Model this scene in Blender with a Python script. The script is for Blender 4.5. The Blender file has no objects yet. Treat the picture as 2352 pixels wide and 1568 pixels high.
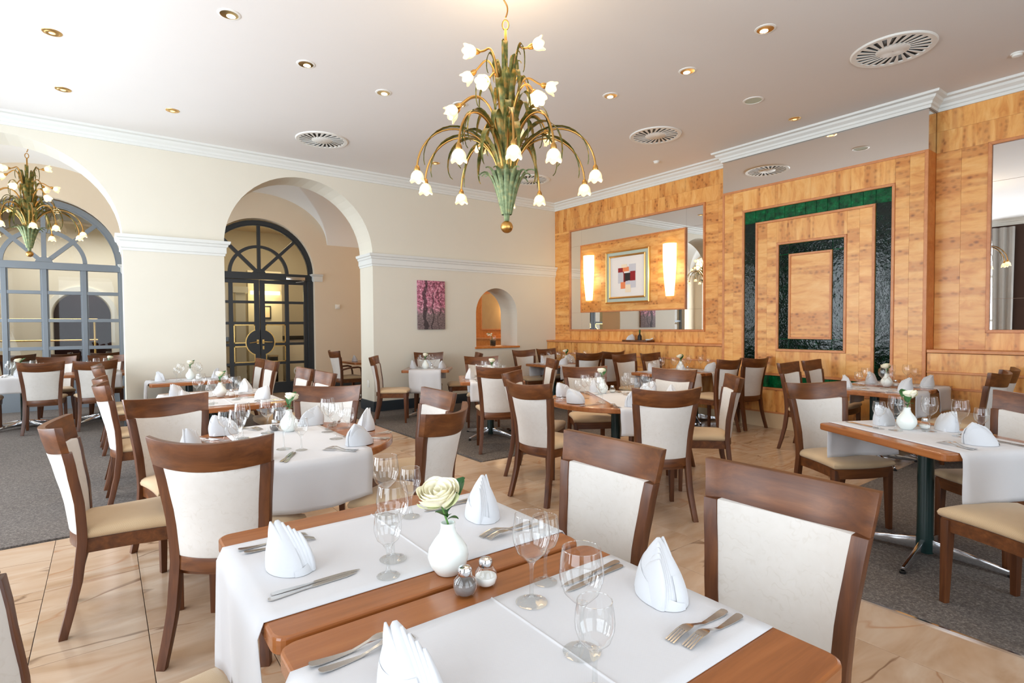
import bpy, bmesh, math, random
from mathutils import Vector, Matrix
random.seed(7)
PI = math.pi
R = math.radians
sc = bpy.context.scene
COL = sc.collection

# ------------------------------------------------------------------ camera
cam_d = bpy.data.cameras.new('camera'); cam = bpy.data.objects.new('camera', cam_d); COL.objects.link(cam)
F_PX, YAW, PIT, ROL = 1259.3143, 0.63986985, 0.02787626, -0.0061984
EYE = 1.43
_f0 = Vector((math.sin(YAW), math.cos(YAW), 0)); _r = Vector((math.cos(YAW), -math.sin(YAW), 0)); _u = Vector((0, 0, 1))
_fw = _f0*math.cos(PIT) - _u*math.sin(PIT); _up = _f0*math.sin(PIT) + _u*math.cos(PIT)
_ri = math.cos(ROL)*_r + math.sin(ROL)*_up; _up2 = -math.sin(ROL)*_r + math.cos(ROL)*_up
m3 = Matrix((_ri, _up2, -_fw)).transposed()
cam.matrix_world = Matrix.Translation((0, 0, EYE)) @ m3.to_4x4()
cam_d.sensor_width = 36; cam_d.lens = 36*F_PX/2352; cam_d.clip_start = 0.05; cam_d.clip_end = 200
sc.camera = cam
# ------------------------------------------------------------------ world, exposure, daylight
W = bpy.data.worlds.new('sky'); sc.world = W; W.use_nodes = True
bg = W.node_tree.nodes['Background']; bg.inputs[0].default_value = (0.80, 0.90, 1.0, 1); bg.inputs[1].default_value = 3.0
vs = sc.view_settings
vs.view_transform = 'Standard'; vs.look = 'None'; vs.exposure = -0.36; vs.gamma = 1.0; vs.use_curve_mapping = False
try:
    sc.cycles.use_denoising = True
    sc.cycles.max_bounces = 10; sc.cycles.diffuse_bounces = 5; sc.cycles.glossy_bounces = 5
    sc.cycles.transmission_bounces = 8; sc.cycles.transparent_max_bounces = 24
    sc.cycles.caustics_reflective = False; sc.cycles.caustics_refractive = False
    sc.cycles.sample_clamp_indirect = 6.0
except Exception:
    pass

def light(name, kind, loc, power, color, size=1.0, sy=None, look=None, radius=0.1):
    d = bpy.data.lights.new(name, kind); o = bpy.data.objects.new(name, d); COL.objects.link(o)
    d.energy = power; d.color = color; o.location = loc
    if kind == 'AREA':
        d.shape = 'RECTANGLE'; d.size = size; d.size_y = sy or size
    else:
        d.shadow_soft_size = radius
    if look is not None:
        o.rotation_euler = (Vector(look) - Vector(loc)).to_track_quat('-Z', 'Y').to_euler()
    return o
XL = -2.5          # window wall on the camera's left
YB = -2.6          # wall behind the camera
DAY = (0.86, 0.93, 1.0)
WINS = [(-1.6, 1.3), (1.9, 3.2), (3.75, 5.6), (6.1, 7.9)]
for (a, b), k in zip(WINS, (0.45, 0.6, 1.0, 1.0)):
    light('daylight', 'AREA', (XL-0.35, (a+b)/2, 1.95), 120*k*(b-a), DAY, b-a, 3.0, (XL+3, (a+b)/2, 2.9))
for (a, b) in ((-1.4, 1.2), (2.0, 4.6)):
    light('daylight', 'AREA', ((a+b)/2, YB-0.35, 1.95), 26*(b-a), DAY, b-a, 3.0, ((a+b)/2, YB+3, 2.9))
WARM = (1.0, 0.72, 0.42)
light('niche_daylight', 'AREA', (XL-0.4, 10.9, 1.9), 210, DAY, 2.4, 2.8, (0, 10.9, 1.7))

# ------------------------------------------------------------------ materials
def srgb(r, g, b):
    f = lambda c: (c/255/12.92) if c/255 <= 0.04045 else ((c/255+0.055)/1.055)**2.4
    return (f(r), f(g), f(b), 1)
class N:
    def __init__(s, name):
        s.m = bpy.data.materials.new(name); s.m.use_nodes = True; s.t = s.m.node_tree; s.n = s.t.nodes; s.l = s.t.links
        s.bsdf = s.n['Principled BSDF']; s.out = s.n['Material Output']
    def new(s, t, **kw):
        n = s.n.new(t)
        for k, v in kw.items():
            if k.startswith('i_'):
                key = k[2:]; key = int(key) if key.isdigit() else key.replace('_', ' ')
                n.inputs[key].default_value = v
            else: setattr(n, k, v)
        return n
    def link(s, a, b): s.l.new(a, b)
    def pos(s): return s.new('ShaderNodeNewGeometry').outputs['Position']
    def objc(s): return s.new('ShaderNodeTexCoord').outputs['Object']
    def mapping(s, v, scale, loc=(0, 0, 0)):
        n = s.new('ShaderNodeMapping'); n.inputs['Scale'].default_value = scale; n.inputs['Location'].default_value = loc
        s.link(v, n.inputs['Vector']); return n.outputs[0]
    def noise(s, v, scale, detail=3, rough=0.5, dist=0.0):
        n = s.new('ShaderNodeTexNoise'); n.inputs['Scale'].default_value = scale; n.inputs['Detail'].default_value = detail
        n.inputs['Roughness'].default_value = rough; n.inputs['Distortion'].default_value = dist
        s.link(v, n.inputs['Vector']); return n.outputs[0]
    def ramp(s, f, stops):
        n = s.new('ShaderNodeValToRGB'); e = n.color_ramp.elements
        while len(e) < len(stops): e.new(0.5)
        for el, (p, c) in zip(e, stops):
            el.position = p; el.color = c if len(c) == 4 else (*c, 1)
        s.link(f, n.inputs[0]); return n.outputs[0]
    def mix(s, f, a, b, mode='MIX'):
        n = s.new('ShaderNodeMix', data_type='RGBA', blend_type=mode)
        for v, i in ((f, 0), (a, 6), (b, 7)):
            if isinstance(v, (int, float)): n.inputs[i].default_value = v
            elif isinstance(v, tuple): n.inputs[i].default_value = v if len(v) == 4 else (*v, 1)
            else: s.link(v, n.inputs[i])
        return n.outputs[2]
    def math(s, op, a, b=None, c=None):
        n = s.new('ShaderNodeMath', operation=op)
        for v, i in ((a, 0), (b, 1), (c, 2)):
            if v is None: continue
            if isinstance(v, (int, float)): n.inputs[i].default_value = v
            else: s.link(v, n.inputs[i])
        return n.outputs[0]
    def bump(s, h, strength=0.3, dist=0.01):
        n = s.new('ShaderNodeBump'); n.inputs['Strength'].default_value = strength; n.inputs['Distance'].default_value = dist
        s.link(h, n.inputs['Height']); s.link(n.outputs[0], s.bsdf.inputs['Normal'])
    def rnd(s): return s.new('ShaderNodeObjectInfo').outputs['Random']
    def vadd(s, v, f, k=(17.0, 9.0, 5.0)):
        n = s.new('ShaderNodeVectorMath', operation='SCALE'); n.inputs[0].default_value = k; s.link(f, n.inputs['Scale'])
        a = s.new('ShaderNodeVectorMath', operation='ADD'); s.link(v, a.inputs[0]); s.link(n.outputs[0], a.inputs[1]); return a.outputs[0]
    def base(s, c):
        if isinstance(c, tuple): s.bsdf.inputs['Base Color'].default_value = c
        else: s.link(c, s.bsdf.inputs['Base Color'])
        return s
    def rough(s, v):
        s.bsdf.inputs['Roughness'].default_value = v; return s
    def metal(s, v=1.0):
        s.bsdf.inputs['Metallic'].default_value = v; return s
M = {}
def plain(name, col, rough=0.5, metal=0.0, emit=None, es=0.0):
    n = N(name); n.base(col).rough(rough).metal(metal)
    if emit: n.bsdf.inputs['Emission Color'].default_value = emit; n.bsdf.inputs['Emission Strength'].default_value = es
    M[name] = n.m; return n
def paint(name, col, var=0.04, rough=0.75, scale=3.0):
    n = N(name); f = n.noise(n.pos(), scale, 4)
    d = tuple(c*(1-var) for c in col[:3]) + (1,)
    n.base(n.mix(f, d, col)).rough(rough); n.bump(n.noise(n.pos(), 160, 2), 0.05, 0.002); M[name] = n.m
paint('wall_paint', srgb(225, 220, 205)); paint('ceiling_paint', srgb(232, 229, 226), 0.02); paint('white_plaster', srgb(240, 240, 238), 0.02)
paint('niche_paint', srgb(230, 214, 190)); paint('moulding_paint', srgb(226, 228, 224), 0.03, 0.55); paint('brown_paint', srgb(62, 40, 30), 0.1)
paint('skirting_paint', srgb(40, 50, 58), 0.1, 0.4); paint('plinth_wood', srgb(214, 188, 150), 0.08, 0.5)
plain('grey_paint', srgb(118, 126, 134), 0.35); plain('dark_paint', srgb(44, 48, 52), 0.35); plain('black', srgb(12, 12, 12), 0.5)
plain('white_plastic', srgb(235, 235, 230), 0.4); plain('steel', (0.62, 0.60, 0.57, 1), 0.16, 1.0); plain('chrome', (0.75, 0.77, 0.8, 1), 0.12, 1.0)
plain('brass', (0.78, 0.54, 0.20, 1), 0.25, 1.0); plain('gold', (0.80, 0.52, 0.20, 1), 0.35, 1.0); plain('bronze_gold', (0.56, 0.31, 0.09, 1), 0.32, 1.0); plain('gold_reflector', (0.75, 0.56, 0.28, 1), 0.22, 1.0)
plain('mirror', (0.88, 0.87, 0.84, 1), 0.015, 1.0); plain('mirror_clear', (0.93, 0.93, 0.92, 1), 0.008, 1.0)
plain('green_pole', srgb(10, 38, 36), 0.25); plain('porcelain', srgb(236, 242, 238), 0.12); plain('salt', srgb(245, 245, 240), 0.9)
plain('pepper', srgb(120, 112, 108), 0.9); plain('glazed_white', srgb(240, 235, 226), 0.3); plain('sage_mat', srgb(196, 206, 190), 0.8)
plain('leaf_green', srgb(38, 92, 36), 0.4); plain('stem_green', srgb(90, 140, 60), 0.5); plain('rose_petal', srgb(250, 245, 222), 0.6); plain('rose_petal_outer', srgb(228, 236, 196), 0.6)
plain('terracotta', srgb(196, 120, 80), 0.7); plain('plum_paint', srgb(80, 50, 52), 0.8); plain('cork', srgb(188, 150, 96), 0.9)
for nm in ('rose_petal', 'rose_petal_outer'):
    b = M[nm].node_tree.nodes['Principled BSDF']; b.inputs['Subsurface Weight'].default_value = 0.0; b.inputs['Subsurface Radius'].default_value = (0.01, 0.01, 0.005)
plain('bulb_glow', (1, .9, .7, 1), 0.5, 0, (1.0, 0.78, 0.46, 1), 9.0)
plain('downlight_glow', (1, .9, .7, 1), 0.5, 0, (1.0, 0.82, 0.52, 1), 9.0)
plain('spot_glow', (1, .6, .3, 1), 0.5, 0, (1.0, 0.55, 0.2, 1), 3.0)
plain('sconce_glow', (1, .9, .7, 1), 0.5, 0, (1.0, 0.78, 0.40, 1), 3.6)
plain('lamp_fabric_glow', (1, .9, .6, 1), 0.5, 0, (1.0, 0.78, 0.40, 1), 3.0)
def shade_mat():
    n = N('lamp_glass'); n.base((1.0, 0.86, 0.58, 1)).rough(0.25)
    n.bsdf.inputs['Emission Color'].default_value = (1.0, 0.80, 0.46, 1); n.bsdf.inputs['Emission Strength'].default_value = 0.55
    n.bsdf.inputs['Transmission Weight'].default_value = 0.15; M['lamp_glass'] = n.m
shade_mat()
def wood(name, c1, c2, c3, rough=0.3, ax=(1, 1, 1), coords='obj', coat=0.0):
    n = N(name); v = n.vadd(n.objc(), n.rnd())
    v2 = n.mapping(v, ax)
    f = n.noise(v2, 14, 5, 0.6, 0.4); g = n.noise(v2, 90, 3, 0.7)
    c = n.ramp(f, [(0.30, c1), (0.52, c2), (0.72, c3)])
    c = n.mix(n.math('MULTIPLY', g, 0.35), c, tuple(x*0.55 for x in c1[:3]) + (1,))
    n.base(c).rough(rough); n.bsdf.inputs['Coat Weight'].default_value = coat; n.bsdf.inputs['Coat Roughness'].default_value = 0.2
    M[name] = n.m
wood('chair_wood', srgb(78, 41, 17), srgb(106, 60, 27), srgb(130, 79, 40), 0.36, (0.10, 1.6, 1.8))
wood('leg_wood', srgb(70, 36, 15), srgb(96, 53, 25), srgb(116, 69, 35), 0.40, (1.8, 1.8, 0.10))
wood('table_wood', srgb(142, 82, 38), srgb(164, 98, 50), srgb(178, 112, 60), 0.26, (0.10, 1.6, 2.0), coat=0.3)
wood('trim_wood', srgb(200, 126, 74), srgb(214, 142, 88), srgb(224, 156, 102), 0.4, (0.6, 0.6, 0.6))
wood('orange_wood', srgb(196, 112, 44), srgb(212, 132, 62), srgb(222, 148, 80), 0.35, (1, 1, 1))
def maple(name, horiz):
    # figured maple veneer: pale ground, rows of dark 'eyes' and soft smoky bands across the grain
    n = N(name); v = n.vadd(n.pos(), n.rnd(), (3.0, 7.0, 11.0))
    sc3 = (lambda a, b: (1, b, a)) if horiz else (lambda a, b: (1, a, b))     # a along the rows, b across them
    row = n.noise(n.mapping(v, sc3(0.30, 5.5)), 1.3, 2, 0.5, 0.2)
    blot = n.noise(n.mapping(v, sc3(2.2, 7.0)), 1.5, 4, 0.6, 0.8)
    rm = n.ramp(row, [(0.50, (0, 0, 0)), (0.60, (1, 1, 1))])
    vo = n.new('ShaderNodeTexVoronoi', feature='F1'); vo.inputs['Scale'].default_value = 15; n.link(n.mapping(v, sc3(1.0, 1.35)), vo.inputs['Vector'])
    eye = n.ramp(vo.outputs['Distance'], [(0.12, (1, 1, 1)), (0.48, (0, 0, 0))])
    eye = n.math('MULTIPLY', eye, n.math('MULTIPLY', rm, n.ramp(blot, [(0.35, (0.25, 0.25, 0.25)), (0.60, (1, 1, 1))])))
    ground = n.ramp(blot, [(0.30, srgb(242, 190, 118)), (0.50, srgb(234, 172, 96)), (0.66, srgb(220, 150, 76)), (0.80, srgb(200, 124, 54))])
    c = n.mix(n.math('MULTIPLY', rm, 0.50), ground, srgb(190, 110, 44))
    c = n.mix(n.math('MULTIPLY', eye, 0.80), c, srgb(122, 62, 18))
    fl_ = n.noise(n.mapping(v, sc3(4, 40)), 1.2, 3, 0.5, 1.2)
    c = n.mix(n.math('MULTIPLY', n.ramp(fl_, [(0.5, (0, 0, 0)), (0.75, (1, 1, 1))]), 0.13), c, srgb(176, 104, 42))
    tone = n.ramp(n.rnd(), [(0.0, (0.93, 0.91, 0.88)), (1.0, (1.03, 1.02, 1.0))])
    c = n.mix(1.0, c, tone, 'MULTIPLY')
    n.base(c).rough(0.36); n.bsdf.inputs['Coat Weight'].default_value = 0.12; n.bsdf.inputs['Coat Roughness'].default_value = 0.25; M[name] = n.m
maple('maple_upright', False); maple('maple_level', True)
def fabric(name, c1, c2, scroll=False, weave=260, rough=0.85):
    n = N(name); v = n.objc()
    if scroll:
        a = n.noise(v, 9, 3, 0.5, 2.2); w = n.new('ShaderNodeTexWave', wave_type='RINGS'); w.inputs['Scale'].default_value = 9; w.inputs['Distortion'].default_value = 14; w.inputs['Detail'].default_value = 2; w.inputs['Detail Scale'].default_value = 2.2
        n.link(v, w.inputs['Vector'])
        f = n.math('MULTIPLY', n.ramp(w.outputs['Fac'], [(0.0, (1, 1, 1)), (0.16, (0, 0, 0))]), n.ramp(a, [(0.45, (0, 0, 0)), (0.6, (1, 1, 1))]))
        f = n.math('ADD', n.math('MULTIPLY', f, 0.36), n.math('MULTIPLY', n.noise(v, 30, 4), 0.5))
        n.base(n.mix(f, c1, c2))
    else:
        ck = n.new('ShaderNodeTexChecker'); ck.inputs['Scale'].default_value = weave; n.link(v, ck.inputs['Vector'])
        n.base(n.mix(n.math('MULTIPLY', ck.outputs['Fac'], 0.6), n.mix(n.noise(v, 6, 3), c1, c2), c2))
        n.bump(ck.outputs['Fac'], 0.25, 0.002)
    n.rough(rough); n.bsdf.inputs['Sheen Weight'].default_value = 0.15; M[name] = n.m
fabric('back_fabric', srgb(214, 210, 205), srgb(198, 191, 182), True); fabric('seat_fabric', srgb(208, 184, 150), srgb(182, 154, 118))
fabric('linen', srgb(210, 212, 216), srgb(205, 207, 211), False, 500); fabric('runner_linen', srgb(212, 211, 213), srgb(206, 205, 207), False, 420)
fabric('panel_fabric', srgb(206, 170, 116), srgb(186, 148, 98)); fabric('curtain_fabric', srgb(190, 186, 180), srgb(170, 168, 164))
def carpet():
    n = N('carpet_pile'); f = n.noise(n.pos(), 70, 4, 0.85); g = n.noise(n.pos(), 1.3, 3)
    n.base(n.mix(n.math('MULTIPLY', g, 0.35), n.ramp(f, [(0.34, srgb(44, 38, 35)), (0.5, srgb(84, 76, 71)), (0.66, srgb(134, 126, 120))]), srgb(128, 120, 114))).rough(0.95); n.bump(f, 0.6, 0.006); M['carpet_pile'] = n.m
carpet()
def marble():
    # banded sandstone: fine contour lines flowing aslant, a few dark ones
    n = N('tile_stone'); v = n.vadd(n.pos(), n.rnd(), (31.0, 17.0, 0.0))
    mp = n.new('ShaderNodeMapping'); mp.inputs['Rotation'].default_value = (0, 0, R(-28)); mp.inputs['Scale'].default_value = (0.55, 1.7, 1); n.link(v, mp.inputs['Vector'])
    w = n.noise(mp.outputs[0], 1.05, 4, 0.45, 0.5)
    fr = n.math('FRACT', n.math('MULTIPLY', w, 9.0)); ln = n.math('ABSOLUTE', n.math('SUBTRACT', fr, 0.5))
    pick = n.ramp(n.noise(mp.outputs[0], 1.9, 2), [(0.46, (0, 0, 0)), (0.58, (1, 1, 1))])
    fine = n.math('MULTIPLY', n.ramp(ln, [(0.0, (1, 1, 1)), (0.085, (0, 0, 0))]), pick)
    f2 = n.math('ABSOLUTE', n.math('SUBTRACT', n.math('FRACT', n.math('MULTIPLY', w, 3.0)), 0.5))
    dark = n.math('MULTIPLY', n.ramp(f2, [(0.0, (1, 1, 1)), (0.014, (0.6, 0.6, 0.6)), (0.030, (0, 0, 0))]), n.ramp(n.noise(v, 1.6, 2), [(0.48, (0, 0, 0)), (0.60, (1, 1, 1))]))
    c = n.ramp(n.noise(mp.outputs[0], 2.6, 4, 0.6, 0.8), [(0.3, srgb(168, 136, 106)), (0.50, srgb(184, 156, 130)), (0.70, srgb(194, 172, 150))])
    c = n.mix(n.math('MULTIPLY', fine, 0.62), c, srgb(164, 112, 72))
    c = n.mix(n.math('MULTIPLY', dark, 0.70), c, srgb(88, 56, 34))
    n.base(c).rough(0.20); M['tile_stone'] = n.m
marble(); plain('grout', srgb(92, 82, 72), 0.9)
def green(name, dark):
    n = N(name); f = n.noise(n.pos(), 16, 5, 0.65)
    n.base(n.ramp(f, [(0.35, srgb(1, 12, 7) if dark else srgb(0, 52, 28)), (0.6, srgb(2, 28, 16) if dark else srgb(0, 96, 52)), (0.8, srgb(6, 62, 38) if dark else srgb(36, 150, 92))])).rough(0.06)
    n.bump(n.noise(n.pos(), 11, 4, 0.55), 0.22, 0.02); n.bsdf.inputs['Specular IOR Level'].default_value = 0.28; M[name] = n.m
green('green_glaze_dark', True); green('green_glaze', False)
def patina():
    n = N('patina_leaf'); f = n.noise(n.objc(), 22, 4)
    n.base(n.ramp(f, [(0.35, srgb(72, 78, 30)), (0.50, srgb(108, 108, 50)), (0.66, srgb(164, 126, 56)), (0.8, srgb(120, 128, 70))])).rough(0.45).metal(0.35); M['patina_leaf'] = n.m
    n = N('patina_cone'); f = n.noise(n.objc(), 30, 4)
    n.base(n.ramp(f, [(0.35, srgb(92, 108, 70)), (0.55, srgb(126, 140, 98)), (0.78, srgb(178, 158, 98))])).rough(0.5).metal(0.2); M['patina_cone'] = n.m
patina()
def thin_glass(name, tint, refl=1.0, edge=0.32):
    n = N(name); n.n.remove(n.bsdf)
    tr = n.new('ShaderNodeBsdfTransparent'); gl = n.new('ShaderNodeBsdfGlossy'); gl.inputs['Roughness'].default_value = 0.01; gl.inputs['Color'].default_value = (1, 1, 1, 1)
    lw = n.new('ShaderNodeLayerWeight'); lw.inputs['Blend'].default_value = 0.5
    tr_c = n.ramp(lw.outputs['Facing'], [(0.72, tint), (0.985, tuple(c*edge for c in tint[:3]) + (1,))]); n.link(tr_c, tr.inputs['Color'])
    fz = n.math('ADD', 0.05, n.math('MULTIPLY', n.math('POWER', lw.outputs['Facing'], 2.6), 0.75))
    mx = n.new('ShaderNodeMixShader'); n.link(n.math('MULTIPLY', fz, refl), mx.inputs[0]); n.link(tr.outputs[0], mx.inputs[1]); n.link(gl.outputs[0], mx.inputs[2])
    n.link(mx.outputs[0], n.out.inputs['Surface']); M[name] = n.m
thin_glass('goblet_glass', (0.975, 0.98, 0.98, 1)); thin_glass('pane_glass', (0.90, 0.91, 0.90, 1), 0.3); 
thin_glass('stem_glass', (0.95, 0.96, 0.96, 1), 0.7, 0.50)
def blossom():
    # flat print on canvas: pink blossoming trees over grey trunks
    n = N('blossom_print'); v = n.mapping(n.pos(), (1, 1, 1))
    sp = n.new('ShaderNodeSeparateXYZ'); n.link(n.pos(), sp.inputs[0])
    z = n.math('DIVIDE', n.math('SUBTRACT', sp.outputs['Z'], 1.40), 0.86)
    x = n.math('DIVIDE', n.math('SUBTRACT', sp.outputs['X'], 4.43), 0.54)
    f = n.noise(v, 26, 5, 0.75)
    pink = n.ramp(f, [(0.34, srgb(70, 40, 48)), (0.47, srgb(176, 96, 120)), (0.58, srgb(226, 158, 178)), (0.72, srgb(244, 218, 224))])
    gnd = n.ramp(n.noise(n.mapping(v, (1, 1, 3)), 30, 4, 0.7), [(0.3, srgb(60, 50, 50)), (0.6, srgb(146, 126, 126)), (0.8, srgb(200, 180, 180))])
    c = n.mix(n.ramp(n.math('ADD', z, n.math('MULTIPLY', n.math('SUBTRACT', f, 0.5), 0.8)), [(0.30, (0, 0, 0)), (0.46, (1, 1, 1))]), gnd, pink)
    # trunk and boughs: distorted vertical lines
    bend = n.math('MULTIPLY', n.math('SUBTRACT', n.noise(n.mapping(v, (1, 1, 2.2)), 2.2, 3), 0.5), 0.55)
    for (x0, wdt, top, k) in ((0.26, 0.055, 1.0, 0.9), (0.56, 0.022, 0.75, -0.7), (0.74, 0.012, 0.8, 1.3)):
        d = n.math('ABSOLUTE', n.math('SUBTRACT', n.math('SUBTRACT', x, x0), n.math('MULTIPLY', bend, k)))
        t = n.math('MULTIPLY', n.math('LESS_THAN', d, wdt), n.math('LESS_THAN', z, top))
        c = n.mix(n.math('MULTIPLY', t, 0.8), c, srgb(46, 36, 40))
    br = n.math('ABSOLUTE', n.math('SUBTRACT', n.noise(v, 6.5, 3, 0.5, 1.2), 0.5))
    c = n.mix(n.math('MULTIPLY', n.math('MULTIPLY', n.ramp(br, [(0.0, (1, 1, 1)), (0.03, (0, 0, 0))]), n.ramp(z, [(0.4, (0, 0, 0)), (0.5, (1, 1, 1))])), 0.75), c, srgb(58, 40, 46))
    n.base(c).rough(0.7); M['blossom_print'] = n.m
blossom()
for nm, c in dict(print_red=(150, 30, 34), print_dark=(40, 34, 36), print_orange=(240, 140, 90), print_grey=(206, 204, 210), print_cream=(246, 226, 196), print_maroon=(120, 30, 36), paper=(240, 234, 228)).items():
    plain(nm, srgb(*c), 0.8)

# ------------------------------------------------------------------ mesh helpers
class MB:
    def __init__(s): s.v = []; s.f = []; s.mi = []
    def add(s, vs, fs, mi=0):
        o = len(s.v); s.v += [tuple(p) for p in vs]; s.f += [tuple(i+o for i in f) for f in fs]; s.mi += [mi]*len(fs); return s
    def box(s, x0, x1, y0, y1, z0, z1, mi=0):
        return s.add([(x0, y0, z0), (x1, y0, z0), (x1, y1, z0), (x0, y1, z0), (x0, y0, z1), (x1, y0, z1), (x1, y1, z1), (x0, y1, z1)],
                     [(0, 3, 2, 1), (4, 5, 6, 7), (0, 1, 5, 4), (1, 2, 6, 5), (2, 3, 7, 6), (3, 0, 4, 7)], mi)
    def loft(s, rings, caps=True, closed=True, mi=0):
        n = len(rings[0]); vs = [p for r in rings for p in r]; fs = []
        for i in range(len(rings)-1):
            for j in range(n if closed else n-1):
                k = (j+1) % n; fs.append((i*n+j, i*n+k, (i+1)*n+k, (i+1)*n+j))
        if caps and closed:
            fs.append(tuple(reversed(range(n)))); fs.append(tuple((len(rings)-1)*n+j for j in range(n)))
        return s.add(vs, fs, mi)
    def lathe(s, prof, seg=24, c=(0, 0, 0), mi=0):
        rings = []
        for (r, z) in prof:
            r = max(r, 1e-4); rings.append([(c[0]+r*math.cos(2*PI*j/seg), c[1]+r*math.sin(2*PI*j/seg), c[2]+z) for j in range(seg)])
        return s.loft(rings, False, True, mi)
    def tube(s, pts, rad, seg=8, mi=0):
        pts = [Vector(p) for p in pts]; rings = []; up = None
        for i, p in enumerate(pts):
            t = (pts[min(i+1, len(pts)-1)] - pts[max(i-1, 0)]).normalized()
            a = t.orthogonal().normalized() if up is None else (up - t*up.dot(t)).normalized()
            up = a; b = t.cross(a); r = rad[i] if isinstance(rad, (list, tuple)) else rad
            rings.append([tuple(p + a*r*math.cos(2*PI*j/seg) + b*r*math.sin(2*PI*j/seg)) for j in range(seg)])
        return s.loft(rings, True, True, mi)
    def prism(s, poly, z0, z1, mi=0):
        n = len(poly); vs = [(x, y, z0) for x, y in poly] + [(x, y, z1) for x, y in poly]
        return s.add(vs, [tuple(reversed(range(n))), tuple(range(n, 2*n))] + [(i, (i+1) % n, n+(i+1) % n, n+i) for i in range(n)], mi)
    def mesh(s, name, smooth=None, bevel=0.0):
        me = bpy.data.meshes.new(name); me.from_pydata(s.v, [], s.f)
        if any(s.mi): me.polygons.foreach_set('material_index', s.mi)
        bm = bmesh.new(); bm.from_mesh(me)
        bmesh.ops.recalc_face_normals(bm, faces=bm.faces)
        if bevel:
            bmesh.ops.bevel(bm, geom=[e for e in bm.edges if len(e.link_faces) == 2 and e.calc_face_angle(0) > 0.6], offset=bevel, segments=2, profile=0.6, affect='EDGES')
        bm.to_mesh(me); bm.free()
        if smooth is not None:
            me.polygons.foreach_set('use_smooth', [True]*len(me.polygons))
            if smooth < 179: me.set_sharp_from_angle(angle=R(smooth))
        me.update(); return me
def put(name, me, mats, parent=None, loc=(0, 0, 0), rz=0.0, rot=None):
    o = bpy.data.objects.new(name, me); COL.objects.link(o)
    if mats is not None:
        if isinstance(mats, str): mats = [mats]
        if not len(me.materials):
            for k in mats: me.materials.append(M[k])
    o.parent = parent; o.location = loc; o.rotation_euler = rot if rot else (0, 0, rz)
    return o
def tag(o, label, cat, group=None):
    o['label'] = label; o['category'] = cat
    if group: o['group'] = group
    return o
def empty(name, loc, rz=0, label=None, cat=None, group=None, rot=None):
    o = bpy.data.objects.new(name, None); COL.objects.link(o); o.empty_display_size = 0.1
    o.location = loc; o.rotation_euler = rot if rot else (0, 0, rz)
    if label: tag(o, label, cat, group)
    return o
def kids(o): return list(o.children)
def dup(root, loc, rz, label=None, group=None):
    r = root.copy(); COL.objects.link(r); r.location = loc; r.rotation_euler = (0, 0, rz)
    if label: r['label'] = label
    if group: r['group'] = group
    for ch in kids(root):
        c = ch.copy(); COL.objects.link(c); c.parent = r
        for g in kids(ch):
            d = g.copy(); COL.objects.link(d); d.parent = c
    return r
def struct(name, me, mats, parent=None):
    o = put(name, me, mats, parent)
    if parent is None: o['kind'] = 'structure'
    return o
def bx(name, mat, x0, x1, y0, y1, z0, z1, parent=None, bevel=0.0, local=False):
    # a bevelled board whose own origin sits at its centre
    cx, cy, cz = (x0+x1)/2, (y0+y1)/2, (z0+z1)/2
    me = MB().box(x0-cx, x1-cx, y0-cy, y1-cy, z0-cz, z1-cz).mesh(name, None, bevel)
    return put(name, me, mat, parent, (cx, cy, cz))
def moulding(name, prof, path, mat, parent=None, close_ends=True):
    # sweep a (offset, z) profile along a plan path with mitred corners; the offset goes to the right of travel
    n = len(path); rings = []
    for i, p in enumerate(path):
        p = Vector(p); d1 = (p - Vector(path[i-1])).normalized() if i else None; d2 = (Vector(path[i+1]) - p).normalized() if i < n-1 else None
        d1 = d1 or d2; d2 = d2 or d1
        n1 = Vector((d1.y, -d1.x)); n2 = Vector((d2.y, -d2.x)); b = (n1+n2).normalized(); k = 1/max(0.2, b.dot(n1))
        rings.append([(p.x+b.x*o*k, p.y+b.y*o*k, z) for (o, z) in prof])
    me = MB().loft(rings, True, True).mesh(name, 25)
    return put(name, me, mat, parent)
def wall_x(name, x0, x1, y0, y1, z0, z1, openings, mat, seg=28, parent=None):
    # wall along X with round-headed openings (xa, xb, sill, spring, rise)
    mb = MB(); cur = x0
    for (xa, xb, sill, spring, rise) in sorted(openings):
        if xa > cur: mb.box(cur, xa, y0, y1, z0, z1)
        xs = [xa + (xb-xa)*(1-math.cos(PI*i/seg))/2 for i in range(seg+1)]; cx = (xa+xb)/2; hw = (xb-xa)/2
        zt = [spring + rise*math.sqrt(max(0, 1-((x-cx)/hw)**2)) for x in xs]
        for i in range(seg):
            a, b, za, zb = xs[i], xs[i+1], zt[i], zt[i+1]
            mb.add([(a, y0, za), (b, y0, zb), (b, y0, z1), (a, y0, z1), (a, y1, za), (b, y1, zb), (b, y1, z1), (a, y1, z1)],
                   [(0, 1, 2, 3), (7, 6, 5, 4), (0, 4, 5, 1), (3, 2, 6, 7)])
        if sill > z0: mb.box(xa, xb, y0, y1, z0, sill)
        cur = xb
    if cur < x1: mb.box(cur, x1, y0, y1, z0, z1)
    return struct(name, mb.mesh(name), mat, parent)

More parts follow.
